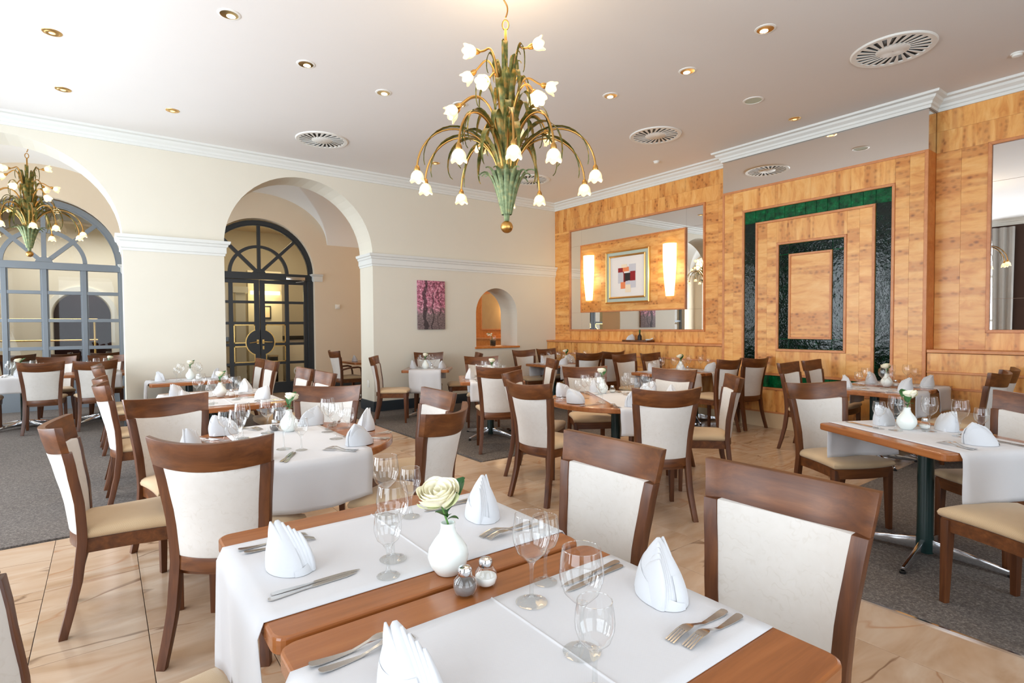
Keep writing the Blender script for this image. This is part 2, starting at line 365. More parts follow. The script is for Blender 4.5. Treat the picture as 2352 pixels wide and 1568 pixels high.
# ------------------------------------------------------------------ the room shell
XR, YW, YW2, YN, ZC = 7.65, 8.74, 9.30, 12.45, 3.97     # right wall, arch wall front/back, niche back wall, ceiling
XC, YC0, YC1 = 7.40, 2.16, 4.69                          # tiled projection on the right wall
fl = bx('floor', 'grout', XL-0.3, XR+0.3, YB-0.3, 18.4, -0.16, -0.006); fl['kind'] = 'structure'
tile_me = MB().box(-0.2135, 0.2135, -0.4385, 0.4385, -0.02, 0.0).mesh('floor_tile', None, 0.0015)
CARP = [(XL, 1.93, 4.82, YN+0.2), (3.18, XR, 4.80, YN+0.2), (3.13, XR, YB, 2.02)]
ix = 0
for i in range(-6, 19):
    for j in range(-5, 15):
        cx, cy = 0.14 + 0.43*i + 0.215, 3.04 + 0.88*j + 0.44
        if cx-0.2 > XR or cx+0.2 < XL or cy-0.44 < -0.6 or cy > YN: continue
        if any(a-0.1 < cx-0.215 and cx+0.215 < b+0.1 and c-0.1 < cy-0.44 and cy+0.44 < d+0.1 for a, b, c, d in CARP): continue
        put('floor_tile', tile_me, 'tile_stone', fl, (cx - fl.location.x, cy - fl.location.y, 0 - fl.location.z))
for (a, b, c, d) in CARP:
    o = bx('carpet', 'carpet_pile', a, b, c, d, -0.01, 0.009, None, 0.003); o.parent = fl; o.location = o.location - fl.location
bx('carpet_edge_strip', 'chrome', 3.115, 3.13, YB, 2.03, -0.01, 0.008).parent = fl
bpy.data.objects['carpet_edge_strip'].location -= fl.location

ce = bx('ceiling', 'ceiling_paint', XL-0.3, XR+0.3, YB-0.3, YW2, ZC, ZC+0.25); ce['kind'] = 'structure'
A1X, A2X, NIX = (-2.0, 0.22), (1.40, 3.62), (5.66, 6.635)
wall_x('wall_arches', XL-0.3, XR+0.3, YW, YW2, 0, ZC, [(*A1X, 0, 2.62, 1.11), (*A2X, 0, 2.62, 1.11), (*NIX, 1.01, 1.68, 0.487)], 'wall_paint')
# window wall left of the camera, with tall windows and curtains
def wall_y(name, x0, x1, y0, y1, z0, z1, ops, mat):
    mb = MB(); cur = y0
    for (a, b, s, t) in sorted(ops):
        if a > cur: mb.box(x0, x1, cur, a, z0, z1)
        mb.box(x0, x1, a, b, z0, s); mb.box(x0, x1, a, b, t, z1); cur = b
    if cur < y1: mb.box(x0, x1, cur, y1, z0, z1)
    return struct(name, mb.mesh(name), mat)
wall_y('wall_left', XL-0.3, XL, YB, YW, 0, ZC, [(a, b, 0.35, 3.5) for a, b in WINS], 'brown_paint')
wall_y('wall_left_niche', XL-0.3, XL, YW2, 18.2, 0, 4.6, [(9.7, 12.1, 0.4, 3.2)], 'niche_paint')
mb = MB(); cur = XL-0.3
for (a, b) in ((-1.4, 1.2), (2.0, 4.6)):
    mb.box(cur, a, YB-0.3, YB, 0, ZC); mb.box(a, b, YB-0.3, YB, 0, 0.35); mb.box(a, b, YB-0.3, YB, 3.5, ZC); cur = b
mb.box(cur, XR+0.3, YB-0.3, YB, 0, ZC)
struct('wall_back', mb.mesh('wall_back'), 'wall_paint')
wn = 0
for k, (a, b) in enumerate(WINS + [(9.7, 12.1)]):
    wn += 1; t = 3.5 if k < len(WINS) else 3.2
    w = empty(f'window_{wn}', (XL-0.15, 0, 0)); w['kind'] = 'structure'
    mbf = MB(); nb = max(2, round((b-a)/0.8))
    for i in range(nb+1):
        y = a + (b-a)*i/nb; mbf.box(-0.03, 0.03, max(a, y-0.03), min(b, y+0.03), 0.35, t)
    for z in (0.38, 1.5, 2.6, t-0.04): mbf.box(-0.025, 0.025, a, b, z-0.03, z+0.03)
    put('window_frame', mbf.mesh('window_frame'), 'white_plastic', w)
cur_me = {}
def curtain(loc, wdt, h, label):
    pts = []; n = 40
    for i in range(n+1):
        u = i/n; pts.append((0.045*math.sin(u*wdt/0.09*2*PI*0.5) + 0.012*math.sin(u*31), (u-0.5)*wdt))
    rings = []
    for q in range(7):
        z = h*q/6; s = 0.82 + 0.18*(q/6)
        rings.append([(x, y*s, z) for x, y in pts] + [(x+0.006, y*s, z) for x, y in reversed(pts)])
    o = put('curtain', MB().loft(rings).mesh('curtain', 60), 'curtain_fabric', None, loc)
    return tag(o, label, 'curtain')
curtain((XL+0.09, 3.62, 0.05), 0.42, 3.72, 'grey pleated curtain beside the tall window, seen in the wide wall mirror')
curtain((XL+0.09, 5.85, 0.05), 0.42, 3.72, 'grey pleated curtain hanging between two tall windows, seen only as a reflection')

CORN = [(0, 3.82), (0.02, 3.82), (0.02, 3.852), (0.035, 3.86), (0.04, 3.885), (0.075, 3.91), (0.085, 3.935), (0.12, 3.945), (0.125, ZC+0.001), (0, ZC+0.001)]
t1 = moulding('trim_1', CORN, [(XL, YB), (XL, YW), (XR, YW), (XR, YC1), (XC, YC1), (XC, YC0), (XR, YC0), (XR, YB)], 'moulding_paint'); t1['kind'] = 'structure'
LEDGE = [(0, 2.45), (0.012, 2.45), (0.015, 2.478), (0.028, 2.488), (0.028, 2.565), (0.045, 2.58), (0.05, 2.605), (0.07, 2.615), (0.08, 2.655), (0, 2.665)]
t2 = moulding('trim_2', LEDGE, [(A1X[1], YW2), (A1X[1], YW), (A2X[0], YW), (A2X[0], YW2)], 'moulding_paint'); t2['kind'] = 'structure'
t3 = moulding('trim_3', LEDGE, [(A2X[1], YW2), (A2X[1], YW), (XR, YW)], 'moulding_paint'); t3['kind'] = 'structure'
t3b = moulding('trim_4', LEDGE, [(XL, YW), (A1X[0], YW), (A1X[0], YW2)], 'moulding_paint'); t3b['kind'] = 'structure'
SKIRT = [(0, 0), (0.022, 0), (0.022, 0.13), (0.016, 0.15), (0.012, 0.172), (0, 0.178)]
b1 = moulding('baseboard_arches', SKIRT, [(A2X[1], YW2), (A2X[1], YW), (7.40, YW)], 'skirting_paint'); b1['kind'] = 'structure'
b2 = moulding('baseboard_pier', SKIRT, [(A1X[1], YW2), (A1X[1], YW), (A2X[0], YW), (A2X[0], YW2)], 'skirting_paint'); b2['kind'] = 'structure'
# niche sill of orange wood
si = bx('trim_5', 'orange_wood', 5.63, 6.68, YW-0.035, YW2+0.02, 1.005, 1.04, None, 0.006); si['kind'] = 'structure'

# ------------------------------------------------------------------ passage behind the arches: back wall, vault, glazed screens
DCX, WCX, HWD = 2.68, -0.81, 1.115
wall_x('wall_niche', XL-0.3, XR+0.3, YN, YN+0.32, 0, 4.7, [(WCX-HWD, WCX+HWD, 0, 2.6, 1.13), (DCX-HWD, DCX+HWD, 0, 2.6, 1.13)], 'niche_paint')
def vault():
    xs = [XL + (XR-XL)*i/600 for i in range(601)]; ys = [YW2 + (YN-YW2)*j/160 for j in range(161)]
    def zx(y):
        t = (y - (YW2+YN)/2)/((YN-YW2)/2); return 3.28 + 0.95*math.sqrt(max(0, 1-t*t))
    def zc(x):
        b = 0
        for c in (WCX, DCX):
            t = (x-c)/1.40
            if abs(t) < 1: b = max(b, 3.28 + 0.98*math.sqrt(1-t*t))
        return b
    mb = MB(); g = [[(x, y, max(zx(y), zc(x))) for x in xs] for y in ys]
    mb.loft(g, False, False)
    return mb
struct('ceiling_vault', vault().mesh('ceiling_vault', 25), 'white_plaster')
for k, xe in ((0, WCX), (1, DCX)):
    for s in (-1, 1):
        x = xe + s*HWD
        pth = [(x, YN+0.30), (x, YN), (x+s*0.17, YN)] if s > 0 else [(x+s*0.17, YN), (x, YN), (x, YN+0.30)]
        tt = moulding(f'trim_{6+2*k+(s+1)//2}', [(0, 2.45), (0.012, 2.45), (0.03, 2.49), (0.03, 2.56), (0.06, 2.58), (0.075, 2.61), (0, 2.612)], pth, 'moulding_paint'); tt['kind'] = 'structure'
b3 = moulding('baseboard_niche', SKIRT, [(DCX+HWD, YN), (XR, YN)], 'skirting_paint'); b3['kind'] = 'structure'

YF = YN + 0.17
def arc_bar(mb, cx, cz, r0, r1, y0, y1, a0=0.0, a1=PI, seg=28):
    rings = []
    for i in range(seg+1):
        a = a0 + (a1-a0)*i/seg; c, s = math.cos(a), math.sin(a)
        rings.append([(cx+r0*c, y0, cz+r0*s), (cx+r1*c, y0, cz+r1*s), (cx+r1*c, y1, cz+r1*s), (cx+r0*c, y1, cz+r0*s)])
    mb.loft(rings)
def spoke(mb, cx, cz, r0, r1, ang, w, y0, y1):
    c, s = math.cos(ang), math.sin(ang); nx, nz = -s*w, c*w
    pts = [(cx+r0*c+nx, cz+r0*s+nz), (cx+r1*c+nx, cz+r1*s+nz), (cx+r1*c-nx, cz+r1*s-nz), (cx+r0*c-nx, cz+r0*s-nz)]
    mb.add([(x, y0, z) for x, z in pts] + [(x, y1, z) for x, z in pts], [(0, 1, 2, 3), (7, 6, 5, 4), (0, 4, 5, 1), (1, 5, 6, 2), (2, 6, 7, 3), (3, 7, 4, 0)])
def fan(parent, cx, mat):
    z0 = 2.58; RO = HWD
    mb = MB(); arc_bar(mb, cx, z0, RO-0.075, RO+0.01, YF-0.05, YF+0.05); put('arch_frame', mb.mesh('arch_frame', 40), mat, parent)
    mb = MB(); arc_bar(mb, cx, z0, RO-0.10, RO-0.075, YF-0.03, YF+0.03); put('arch_bead', mb.mesh('arch_bead', 40), mat, parent)
    mb = MB(); arc_bar(mb, cx, z0, 0.535, 0.60, YF-0.035, YF+0.035); put('fan_ring', mb.mesh('fan_ring', 40), mat, parent)
    for a in (45, 90, 135):
        mb = MB(); spoke(mb, cx, z0, 0.08, RO-0.06, R(a), 0.033, YF-0.036, YF+0.036); put('fan_spoke', mb.mesh('fan_spoke'), mat, parent)
    mb = MB(); mb.loft([[(cx+0.13*math.cos(PI*i/16), y, z0-0.02+0.13*math.sin(PI*i/16)) for i in range(17)] for y in (YF-0.045, YF+0.045)]); put('fan_hub', mb.mesh('fan_hub', 40), mat, parent)
    # glass lights between the spokes
    for (r0, r1) in ((0.13, 0.54), (0.59, RO-0.07)):
        for k in range(4):
            a0, a1 = R(45*k+1.5), R(45*k+43.5); mb = MB()
            arc_bar(mb, cx, z0+0.01, r0, r1, YF-0.004, YF+0.004, a0, a1, 10); put('fan_pane', mb.mesh('fan_pane'), 'pane_glass', parent)
wn += 1
win = empty(f'window_{wn}', (0, 0, 0)); win['kind'] = 'structure'
fan(win, WCX, 'grey_paint')
bx('transom', 'grey_paint', WCX-HWD, WCX+HWD, YF-0.06, YF+0.06, 2.475, 2.60, win, 0.006)
bx('kick_panel', 'grey_paint', WCX-HWD, WCX+HWD, YF-0.05, YF+0.05, 0.0, 0.50, win, 0.006)
WX = [WCX-HWD+0.02, -1.345, -0.815, -0.265, WCX+HWD-0.02]
WZ = [0.52, 1.09, 1.58, 2.07, 2.50]
for x in WX: bx('upright_bar', 'grey_paint', x-0.036, x+0.036, YF-0.04, YF+0.04, 0.5, 2.48, win, 0.006)
for z in WZ[1:-1]: bx('cross_bar', 'grey_paint', WX[0], WX[-1], YF-0.034, YF+0.034, z-0.03, z+0.03, win, 0.005)
for i in range(4):
    for j in range(4):
        bx('pane', 'pane_glass', WX[i]+0.036, WX[i+1]-0.036, YF-0.004, YF+0.004, WZ[j]+0.03, WZ[j+1]-0.03, win)
        if i in (1, 2, 3):
            mbb = MB()
            for (xa, xb, za, zb) in ((WX[i]+0.036, WX[i]+0.056, WZ[j]+0.03, WZ[j+1]-0.03), (WX[i+1]-0.056, WX[i+1]-0.036, WZ[j]+0.03, WZ[j+1]-0.03)):
                mbb.box(xa, xb, YF-0.022, YF+0.022, za, zb)
            put('pane_bead', mbb.mesh('pane_bead'), 'grey_paint', win)
# the double door
dr = empty('door_1', (0, 0, 0)); dr['kind'] = 'structure'
fan(dr, DCX, 'dark_paint')
bx('transom', 'dark_paint', DCX-HWD, DCX+HWD, YF-0.06, YF+0.06, 2.455, 2.60, dr, 0.006)
for s in (-1, 1):
    x = DCX + s*(HWD-0.06); bx('side_post', 'dark_paint', x-0.065, x+0.065, YF-0.055, YF+0.055, 0, 2.46, dr, 0.006)
DZ = [0.26, 0.665, 1.075, 1.53, 1.975, 2.385]
HC = (DCX, 1.12)
for s in (-1, 1):
    lf = empty('leaf', (0, 0, 0)); lf.parent = dr
    xs_ = sorted((DCX+s*0.006, DCX+s*0.99)); xm = DCX + s*0.555
    bx('stile', 'dark_paint', *sorted((DCX+s*0.006, DCX+s*0.105)), YF-0.03, YF+0.03, 0.02, 2.45, lf, 0.004)
    bx('stile', 'dark_paint', *sorted((DCX+s*0.91, DCX+s*0.99)), YF-0.03, YF+0.03, 0.02, 2.45, lf, 0.004)
    bx('stile', 'dark_paint', xm-0.04, xm+0.04, YF-0.028, YF+0.028, 0.1, 2.42, lf, 0.004)
    bx('bottom_rail', 'dark_paint', *xs_, YF-0.029, YF+0.029, 0.015, 0.25, lf, 0.004)
    bx('top_rail', 'dark_paint', *xs_, YF-0.029, YF+0.029, 2.37, 2.45, lf, 0.004)
    for z in DZ[1:-1]: bx('glazing_bar', 'dark_paint', *xs_, YF-0.026, YF+0.026, z-0.028, z+0.028, lf, 0.004)
    for (xa, xb) in (sorted((DCX+s*0.105, DCX+s*0.515)), sorted((DCX+s*0.595, DCX+s*0.91))):
        for j in range(5):
            bx('pane', 'pane_glass', xa, xb, YF-0.003, YF+0.003, DZ[j]+0.028, DZ[j+1]-0.028, lf)
            if j in (1, 2) and abs((xa+xb)/2-DCX) < 0.4:
                mbb = MB()
                for q in ((xa, xb, DZ[j]+0.028, DZ[j]+0.05), (xa, xb, DZ[j+1]-0.05, DZ[j+1]-0.028), (xa, xa+0.02, DZ[j]+0.03, DZ[j+1]-0.03), (xb-0.02, xb, DZ[j]+0.03, DZ[j+1]-0.03)):
                    mbb.box(q[0], q[1], YF-0.031, YF-0.02, q[2], q[3])
                put('gilt_bead', mbb.mesh('gilt_bead'), 'brass', lf)
    # half of the round handle plate with its brass rim
    a0, a1 = (-PI/2, PI/2) if s > 0 else (PI/2, 3*PI/2)
    pl = [(HC[0]+s*0.006, YF-0.036, HC[1]-0.27)] + [(HC[0]+s*0.006+0.27*math.cos(a0+(a1-a0)*i/20), YF-0.036, HC[1]+0.27*math.sin(a0+(a1-a0)*i/20)) for i in range(21)]
    mb = MB(); mb.loft([pl, [(x, y+0.07, z) for x, y, z in pl]]); put('handle_plate', mb.mesh('handle_plate', 40), 'dark_paint', lf)
    mb = MB(); arc_bar(mb, HC[0]+s*0.006, HC[1], 0.27, 0.292, YF-0.034, YF-0.022, a0+0.35, a1-0.35, 20); put('plate_rim', mb.mesh('plate_rim', 40), 'brass', lf)
    mb = MB(); x = DCX+s*0.055
    mb.tube([(x, YF-0.036, 1.13), (x, YF-0.09, 1.13), (x+s*0.03, YF-0.095, 1.13), (x+s*0.17, YF-0.095, 1.12-0.01*(s < 0))], [0.011, 0.011, 0.012, 0.009], 8)
    mb.box(x-0.02, x+0.02, YF-0.045, YF-0.036, 1.09, 1.18); put('lever_handle', mb.mesh('lever_handle', 50), 'brass', lf)
    if s > 0:
        mb = MB(); mb.box(x-0.017, x+0.017, YF-0.045, YF-0.036, 0.97, 1.04); put('lock_plate', mb.mesh('lock_plate'), 'brass', lf)
        mb = MB(); cx_, cz_ = DCX+0.78, 0.47
        arc_bar(mb, cx_, cz_, 0.085, 0.10, YF-0.009, YF-0.004, 0, 2*PI, 28)
        for a in (35, 145): 
            for q in (0, PI): spoke(mb, cx_, cz_, 0.0, 0.09, R(a)+q, 0.012, YF-0.009, YF-0.004)
        put('round_sticker', mb.mesh('round_sticker'), 'white_plastic', lf)
cl = empty('door_closer', (DCX+0.72, YF-0.10, 2.50), 0, 'silver door closer box with folding arm on dark door frame', 'door closer')
put('closer_box', MB().box(-0.2, 0.2, -0.03, 0.045, -0.035, 0.035).mesh('closer_box', 40, 0.006), 'steel', cl)
put('closer_arm', MB().tube([(0.12, -0.03, -0.03), (0.17, -0.05, -0.06), (0.0, -0.03, -0.085)], 0.008, 6).mesh('closer_arm', 50), 'steel', cl)
th = empty('thermostat', (4.30, YN, 1.90), 0, 'small white thermostat box on the cream wall right of glass doors', 'thermostat')
put('casing', MB().box(-0.05, 0.05, -0.025, 0, -0.05, 0.05).mesh('casing', 40, 0.006), 'white_plastic', th)
put('dial', MB().lathe([(0.02, 0), (0.02, 0.012), (0.0, 0.012)], 16).mesh('dial', 40), 'glazed_white', th, (0, -0.024, 0), 0, (PI/2, 0, 0))

# ------------------------------------------------------------------ room beyond the glazed screens
wall_x('wall_hall', XL-0.3, XR+0.3, 16.6, 17.0, 0, 4.4, [(-0.95, 0.15, 0, 1.75, 0.55), (2.05, 2.55, 0, 2.0, 0.25)], 'wall_paint')
wall_x('wall_hall_end', XL-0.3, XR+0.3, 18.2, 18.4, 0, 4.4, [], 'plum_paint')
wall_x('wall_hall_rib', XL-0.3, 2.0, 14.6, 14.9, 0, 4.4, [(-2.2, 1.1, 0, 2.15, 1.5)], 'niche_paint')
for k, (y, cx, sp, r0, r1, m_) in enumerate(((14.55, -0.55, 2.15, 1.52, 1.66, 'moulding_paint'), (16.56, -0.40, 1.75, 0.57, 0.68, 'moulding_paint'))):
    mb = MB(); kx = 1.65/1.5 if k == 0 else 1.0; rings = []
    for i in range(33):
        a = PI*i/32; c_, s_ = math.cos(a), math.sin(a)
        rings.append([(cx+r0*kx*c_, y, sp+r0*s_), (cx+r1*kx*c_, y, sp+r1*s_), (cx+r1*kx*c_, y+0.05, sp+r1*s_), (cx+r0*kx*c_, y+0.05, sp+r0*s_)])
    mb.loft(rings)
    for sgn in (-1, 1):
        xa, xb = sorted((cx+sgn*r0*kx, cx+sgn*(r1+0.05)*kx)); mb.box(xa, xb, y, y+0.05, sp-0.12, sp); mb.box(xa, xb-0.02, y+0.01, y+0.05, 0, sp-0.12)
    tt = struct(f'trim_{21+k}', mb.mesh('arch_ring', 40), m_)
wy = struct('wall_hall_side', MB().box(1.55, 1.75, 12.8, 16.6, 0, 4.4).mesh('wall_hall_side'), 'wall_paint')
ch = bx('ceiling_hall', 'niche_paint', XL-0.3, XR+0.3, YN+0.32, 18.4, 4.1, 4.3); ch['kind'] = 'structure'
light('hall_fill', 'AREA', (-0.6, 13.7, 4.0), 30, (1.0, 0.95, 0.88), 2.5, 1.0, (-0.6, 13.7, 0)).data.spread = R(90)  # unseen area light added to brighten the room beyond the window
light('hall_fill', 'AREA', (-0.4, 15.7, 4.0), 90, (1.0, 0.97, 0.92), 3.0, 1.0, (-0.4, 15.7, 0)).data.spread = R(120)  # second added light, farther back, without a fitting
light('alcove_fill', 'POINT', (-0.4, 17.6, 2.6), 9, (1.0, 0.8, 0.75), radius=0.2)  # unseen point light added to bring up the plum alcove wall
light('lobby_light', 'AREA', (3.6, 14.3, 3.9), 70, (1.0, 0.80, 0.50), 2.4, 1.6, (3.6, 14.8, 0))
struct('wall_lobby', MB().box(2.98, 3.80, 15.3, 15.5, 0, 2.9).mesh('wall_lobby'), 'wall_paint')
lc = struct('trim_20', MB().box(2.62, 2.84, 14.9, 15.15, 0, 2.3).box(2.56, 2.90, 14.86, 15.2, 2.3, 2.45).mesh('trim_20'), 'moulding_paint')
wl = empty('cove_lamp', (3.38, 15.26, 2.33), 0, 'glowing band lamp on the lobby wall behind the door glass', 'lamp')
put('shade', MB().box(-0.36, 0.36, -0.06, 0.0, -0.05, 0.05).mesh('shade', 40, 0.01), 'lamp_fabric_glow', wl)
light('lobby_wall_light', 'POINT', (3.36, 14.9, 2.2), 22, (1.0, 0.76, 0.36), radius=0.15)
for (x, y, w, lab) in ((2.32, 15.35, 0.5, 'pale counter with scrolls and black top behind the left door leaf'), (4.55, 15.9, 0.6, 'pale counter with black top behind the right door leaf')):
    co = empty('reception_counter', (x, y, 0), 0, lab, 'counter')
    put('counter_body', MB().box(-w, w, -0.25, 0.25, 0, 1.10).mesh('counter_body', 40, 0.01), 'glazed_white', co)
    put('counter_top', MB().box(-w-0.03, w+0.03, -0.3, 0.3, 1.10, 1.20).mesh('counter_top', 40, 0.008), 'black', co)
    if x < 3:
        mb = MB()
        for k in range(5):
            cx, cz, r0 = -0.42+0.22*k, 0.30+0.22*(k % 2), 0.13
            mb.tube([(cx+r0*(1-i/26)*math.cos(i*0.33+k), -0.252, cz+r0*(1-i/26)*math.sin(i*0.33+k)+0.008*i) for i in range(22)], [0.016*(1-i/30) for i in range(22)], 6)
        put('scroll_ornament', mb.mesh('scroll_ornament', 60), 'dark_paint', co)
wa = empty('wall_art', (3.40, 15.29, 1.83), 0, 'framed sketch on the lit wall behind the glass door', 'picture')
put('frame', MB().box(-0.12, 0.12, -0.03, 0, -0.17, 0.17).mesh('frame', 40, 0.006), 'dark_paint', wa)
put('sheet', MB().box(-0.085, 0.085, -0.036, -0.028, -0.13, 0.13).mesh('sheet'), 'print_cream', wa)
wb_ = empty('waste_bin', (3.36, 14.95, 0), 0, 'square black bin with silver rim behind the glass door', 'bin')
put('body', MB().box(-0.2, 0.2, -0.15, 0.15, 0, 0.68).mesh('body', 40, 0.01), 'black', wb_)
put('rim', MB().box(-0.205, 0.205, -0.155, 0.155, 0.68, 0.74).mesh('rim', 40, 0.01), 'steel', wb_)
rl = empty('hand_rail', (-1.0, 14.2, 0), 0, 'thin brass rail on posts behind the grey arched window', 'railing')
put('top_bar', MB().tube([(-0.75, 0, 1.62), (0.9, 0, 1.62)], 0.02, 8).mesh('top_bar', 60), 'brass', rl)
put('middle_bar', MB().tube([(-0.75, 0, 1.2), (0.9, 0, 1.2)], 0.016, 8).mesh('middle_bar', 60), 'brass', rl)
for x in (-0.7, 0.1, 0.85): put('rail_post', MB().tube([(x, 0, 0), (x, 0, 1.62)], 0.018, 8).mesh('rail_post', 60), 'brass', rl)

# ------------------------------------------------------------------ right wall: maple panelling, mirrors, tiled projection
wr = struct('wall_right', MB().box(XR+0.02, XR+0.3, YB, 18.2, 0, 4.5).mesh('wall_right'), 'trim_wood')
wc = struct('wall_projection', MB().box(XC+0.02, XR+0.02, YC0+0.02, YC1-0.02, 0, ZC).mesh('wall_projection'), 'trim_wood')
G = 0.0006
def vpanel(parent, x, y0, y1, z0, z1, mat, name='wood_panel', t=0.02):
    return bx(name, mat, x, x+t, y0+G, y1-G, z0+G, z1-G, parent, 0.0006)
def split(parent, x, y0, y1, z0, z1, mat, ny=1, nz=1):
    for i in range(ny):
        for j in range(nz):
            vpanel(parent, x, y0+(y1-y0)*i/ny, y0+(y1-y0)*(i+1)/ny, z0+(z1-z0)*j/nz, z0+(z1-z0)*(j+1)/nz, mat)
def frame_trim(parent, x, y0, y1, z0, z1, w, t, mat='trim_wood', name='frame_strip', outward=True):
    # four mitred strips round the rectangle, standing t proud (towards -X)
    o = w if outward else -w
    A = [(y0, z0), (y1, z0), (y1, z1), (y0, z1)]; B = [(y0-o, z0-o), (y1+o, z0-o), (y1+o, z1+o), (y0-o, z1+o)]
    for i in range(4):
        j = (i+1) % 4; mb = MB()
        q = [A[i], A[j], B[j], B[i]]
        cy = sum(p[0] for p in q)/4; cz = sum(p[1] for p in q)/4
        mb.loft([[(0, y-cy, z-cz) for y, z in q], [(-t*0.7, y-cy, z-cz) for y, z in q], [(-t, (y-cy)+(0.2*(cy-y) if i in (1, 3) else 0), (z-cz)+(0.2*(cz-z) if i in (0, 2) else 0)) for y, z in q]])
        put(name, mb.mesh(name), mat, parent, (x, cy, cz))
# --- bay with the framed picture (y 4.69 .. 8.74)
split(wr, XR, YC1, YW, 3.36, 3.60, 'maple_level', 3, 1); split(wr, XR, YC1, YW, 3.60, 3.84, 'maple_level', 3, 1)
split(wr, XR, 8.29, YW, 1.14, 3.36, 'maple_upright', 1, 1); split(wr, XR, YC1, 5.15, 1.14, 3.36, 'maple_upright', 2, 1)
split(wr, XR, 5.15, 8.29, 1.14, 1.33, 'maple_level', 3, 1)
frame_trim(wr, XR, 5.18, 8.26, 1.36, 3.33, 0.035, 0.022)
m1 = empty('mirror', (XR, 6.72, 2.35), 0, 'large wall mirror in wooden frame around the framed abstract picture', 'mirror')
def mpane(parent, y0, y1, z0, z1, mat='mirror_clear', x=XR, t=0.012, name='mirror_pane'):
    o = bx(name, mat, x+0.002, x+t, y0+G, y1-G, z0+G, z1-G, None, 0.0008); o.parent = parent; o.location = o.location - parent.location
MY, MZ = [5.18, 5.50, 7.95, 8.26], [1.36, 1.69, 3.02, 3.33]
for i in range(3):
    for j in range(3):
        if (i, j) != (1, 1): mpane(m1, MY[i], MY[i+1], MZ[j], MZ[j+1])
for (a, b) in ((5.52, 6.06), (6.06, 7.39), (7.39, 7.93)): vpanel(wr, XR-0.02, a, b, 1.71, 3.0, 'maple_upright')
frame_trim(wr, XR, 5.52, 7.93, 1.71, 3.0, 0.022, 0.03)
# framed abstract picture
pf = empty('framed_picture', (XR-0.02, 6.735, 2.32), 0, 'gilt framed abstract print of red and grey squares in the mirror', 'picture')
def ring(parent, name, hy, hz, w, t, mat, x=0.0):
    o = empty(name, (x, 0, 0)); o.parent = parent
    A = [(-hy, -hz), (hy, -hz), (hy, hz), (-hy, hz)]; k = [(-hy+w, -hz+w), (hy-w, -hz+w), (hy-w, hz-w), (-hy+w, hz-w)]
    for i in range(4):
        j = (i+1) % 4
        a, b, c, d = A[i], A[j], k[j], k[i]; mid = [((a[0]+d[0])/2, (a[1]+d[1])/2), ((b[0]+c[0])/2, (b[1]+c[1])/2)]
        mb = MB(); mb.loft([[(0, *a), (-t*0.6, *a), (-t, *mid[0]), (-t*0.6, *d), (0, *d)], [(0, *b), (-t*0.6, *b), (-t, *mid[1]), (-t*0.6, *c), (0, *c)]])
        put('frame_side', mb.mesh('frame_side', 30), mat, o)
ring(pf, 'outer_frame', 0.515, 0.48, 0.028, 0.045, 'gold'); ring(pf, 'inner_frame', 0.43, 0.395, 0.034, 0.038, 'gold', -0.004)
put('mount', MB().box(-0.012, -0.002, -0.5, 0.5, -0.465, 0.465).mesh('mount'), 'sage_mat', pf)
put('sheet', MB().box(-0.018, -0.010, -0.40, 0.40, -0.365, 0.365).mesh('sheet'), 'paper', pf)
SQ = [(-0.14, 0.11, 0.14, 0.10, 'print_red'), (-0.02, 0.13, 0.15, 0.08, 'print_orange'), (0.13, 0.13, 0.16, 0.17, 'print_grey'), (-0.15, -0.02, 0.12, 0.20, 'print_grey'), (-0.03, -0.02, 0.10, 0.16, 'print_maroon'),
      (0.02, -0.01, 0.13, 0.14, 'print_dark'), (0.14, 0.0, 0.12, 0.17, 'print_red'), (-0.09, -0.16, 0.11, 0.12, 'print_orange'), (0.03, -0.12, 0.11, 0.07, 'print_grey'), (0.03, -0.22, 0.13, 0.14, 'print_cream'), (0.15, -0.15, 0.12, 0.12, 'print_grey'), (-0.06, 0.19, 0.13, 0.06, 'print_cream')]
for i, (a, b, w, h, m) in enumerate(SQ):
    x = -0.0182 - 0.0004*i     # the viewer's left is +Y on this wall
    put('colour_patch', MB().box(x-0.0004, x, -a-w/2, -a+w/2, b-h/2, b+h/2).mesh('colour_patch'), m, pf)
# wall sconces: tall half-round tapered shades
def sconce(y, label, x=XR-0.02, z=2.355, h=0.87):
    s = empty('wall_sconce', (x, y, z), 0, label, 'lamp', 'tapered wall sconces')
    rings = []
    for i in range(9):
        t = i/8; r = 0.075 + 0.05*math.sin(PI*0.5*min(1, t*1.25)); zz = -h/2 + h*t
        rings.append([(-r*0.95*math.sin(PI*j/14), -r*math.cos(PI*j/14), zz) for j in range(15)])
    put('lamp_shade', MB().loft(rings, True, True).mesh('lamp_shade', 50), 'sconce_glow', s)
    put('back_plate', MB().box(-0.006, 0.0, -0.05, 0.05, -h/2+0.1, h/2-0.1).mesh('back_plate'), 'brass', s)
    l = light('sconce_light', 'POINT', (x-0.22, y, z), 9, WARM, radius=0.12)
    return s
sconce(7.70, 'glowing tapered wall lamp between the framed picture and corner')
sconce(5.80, 'glowing tapered wall lamp on the chimney side of framed picture')
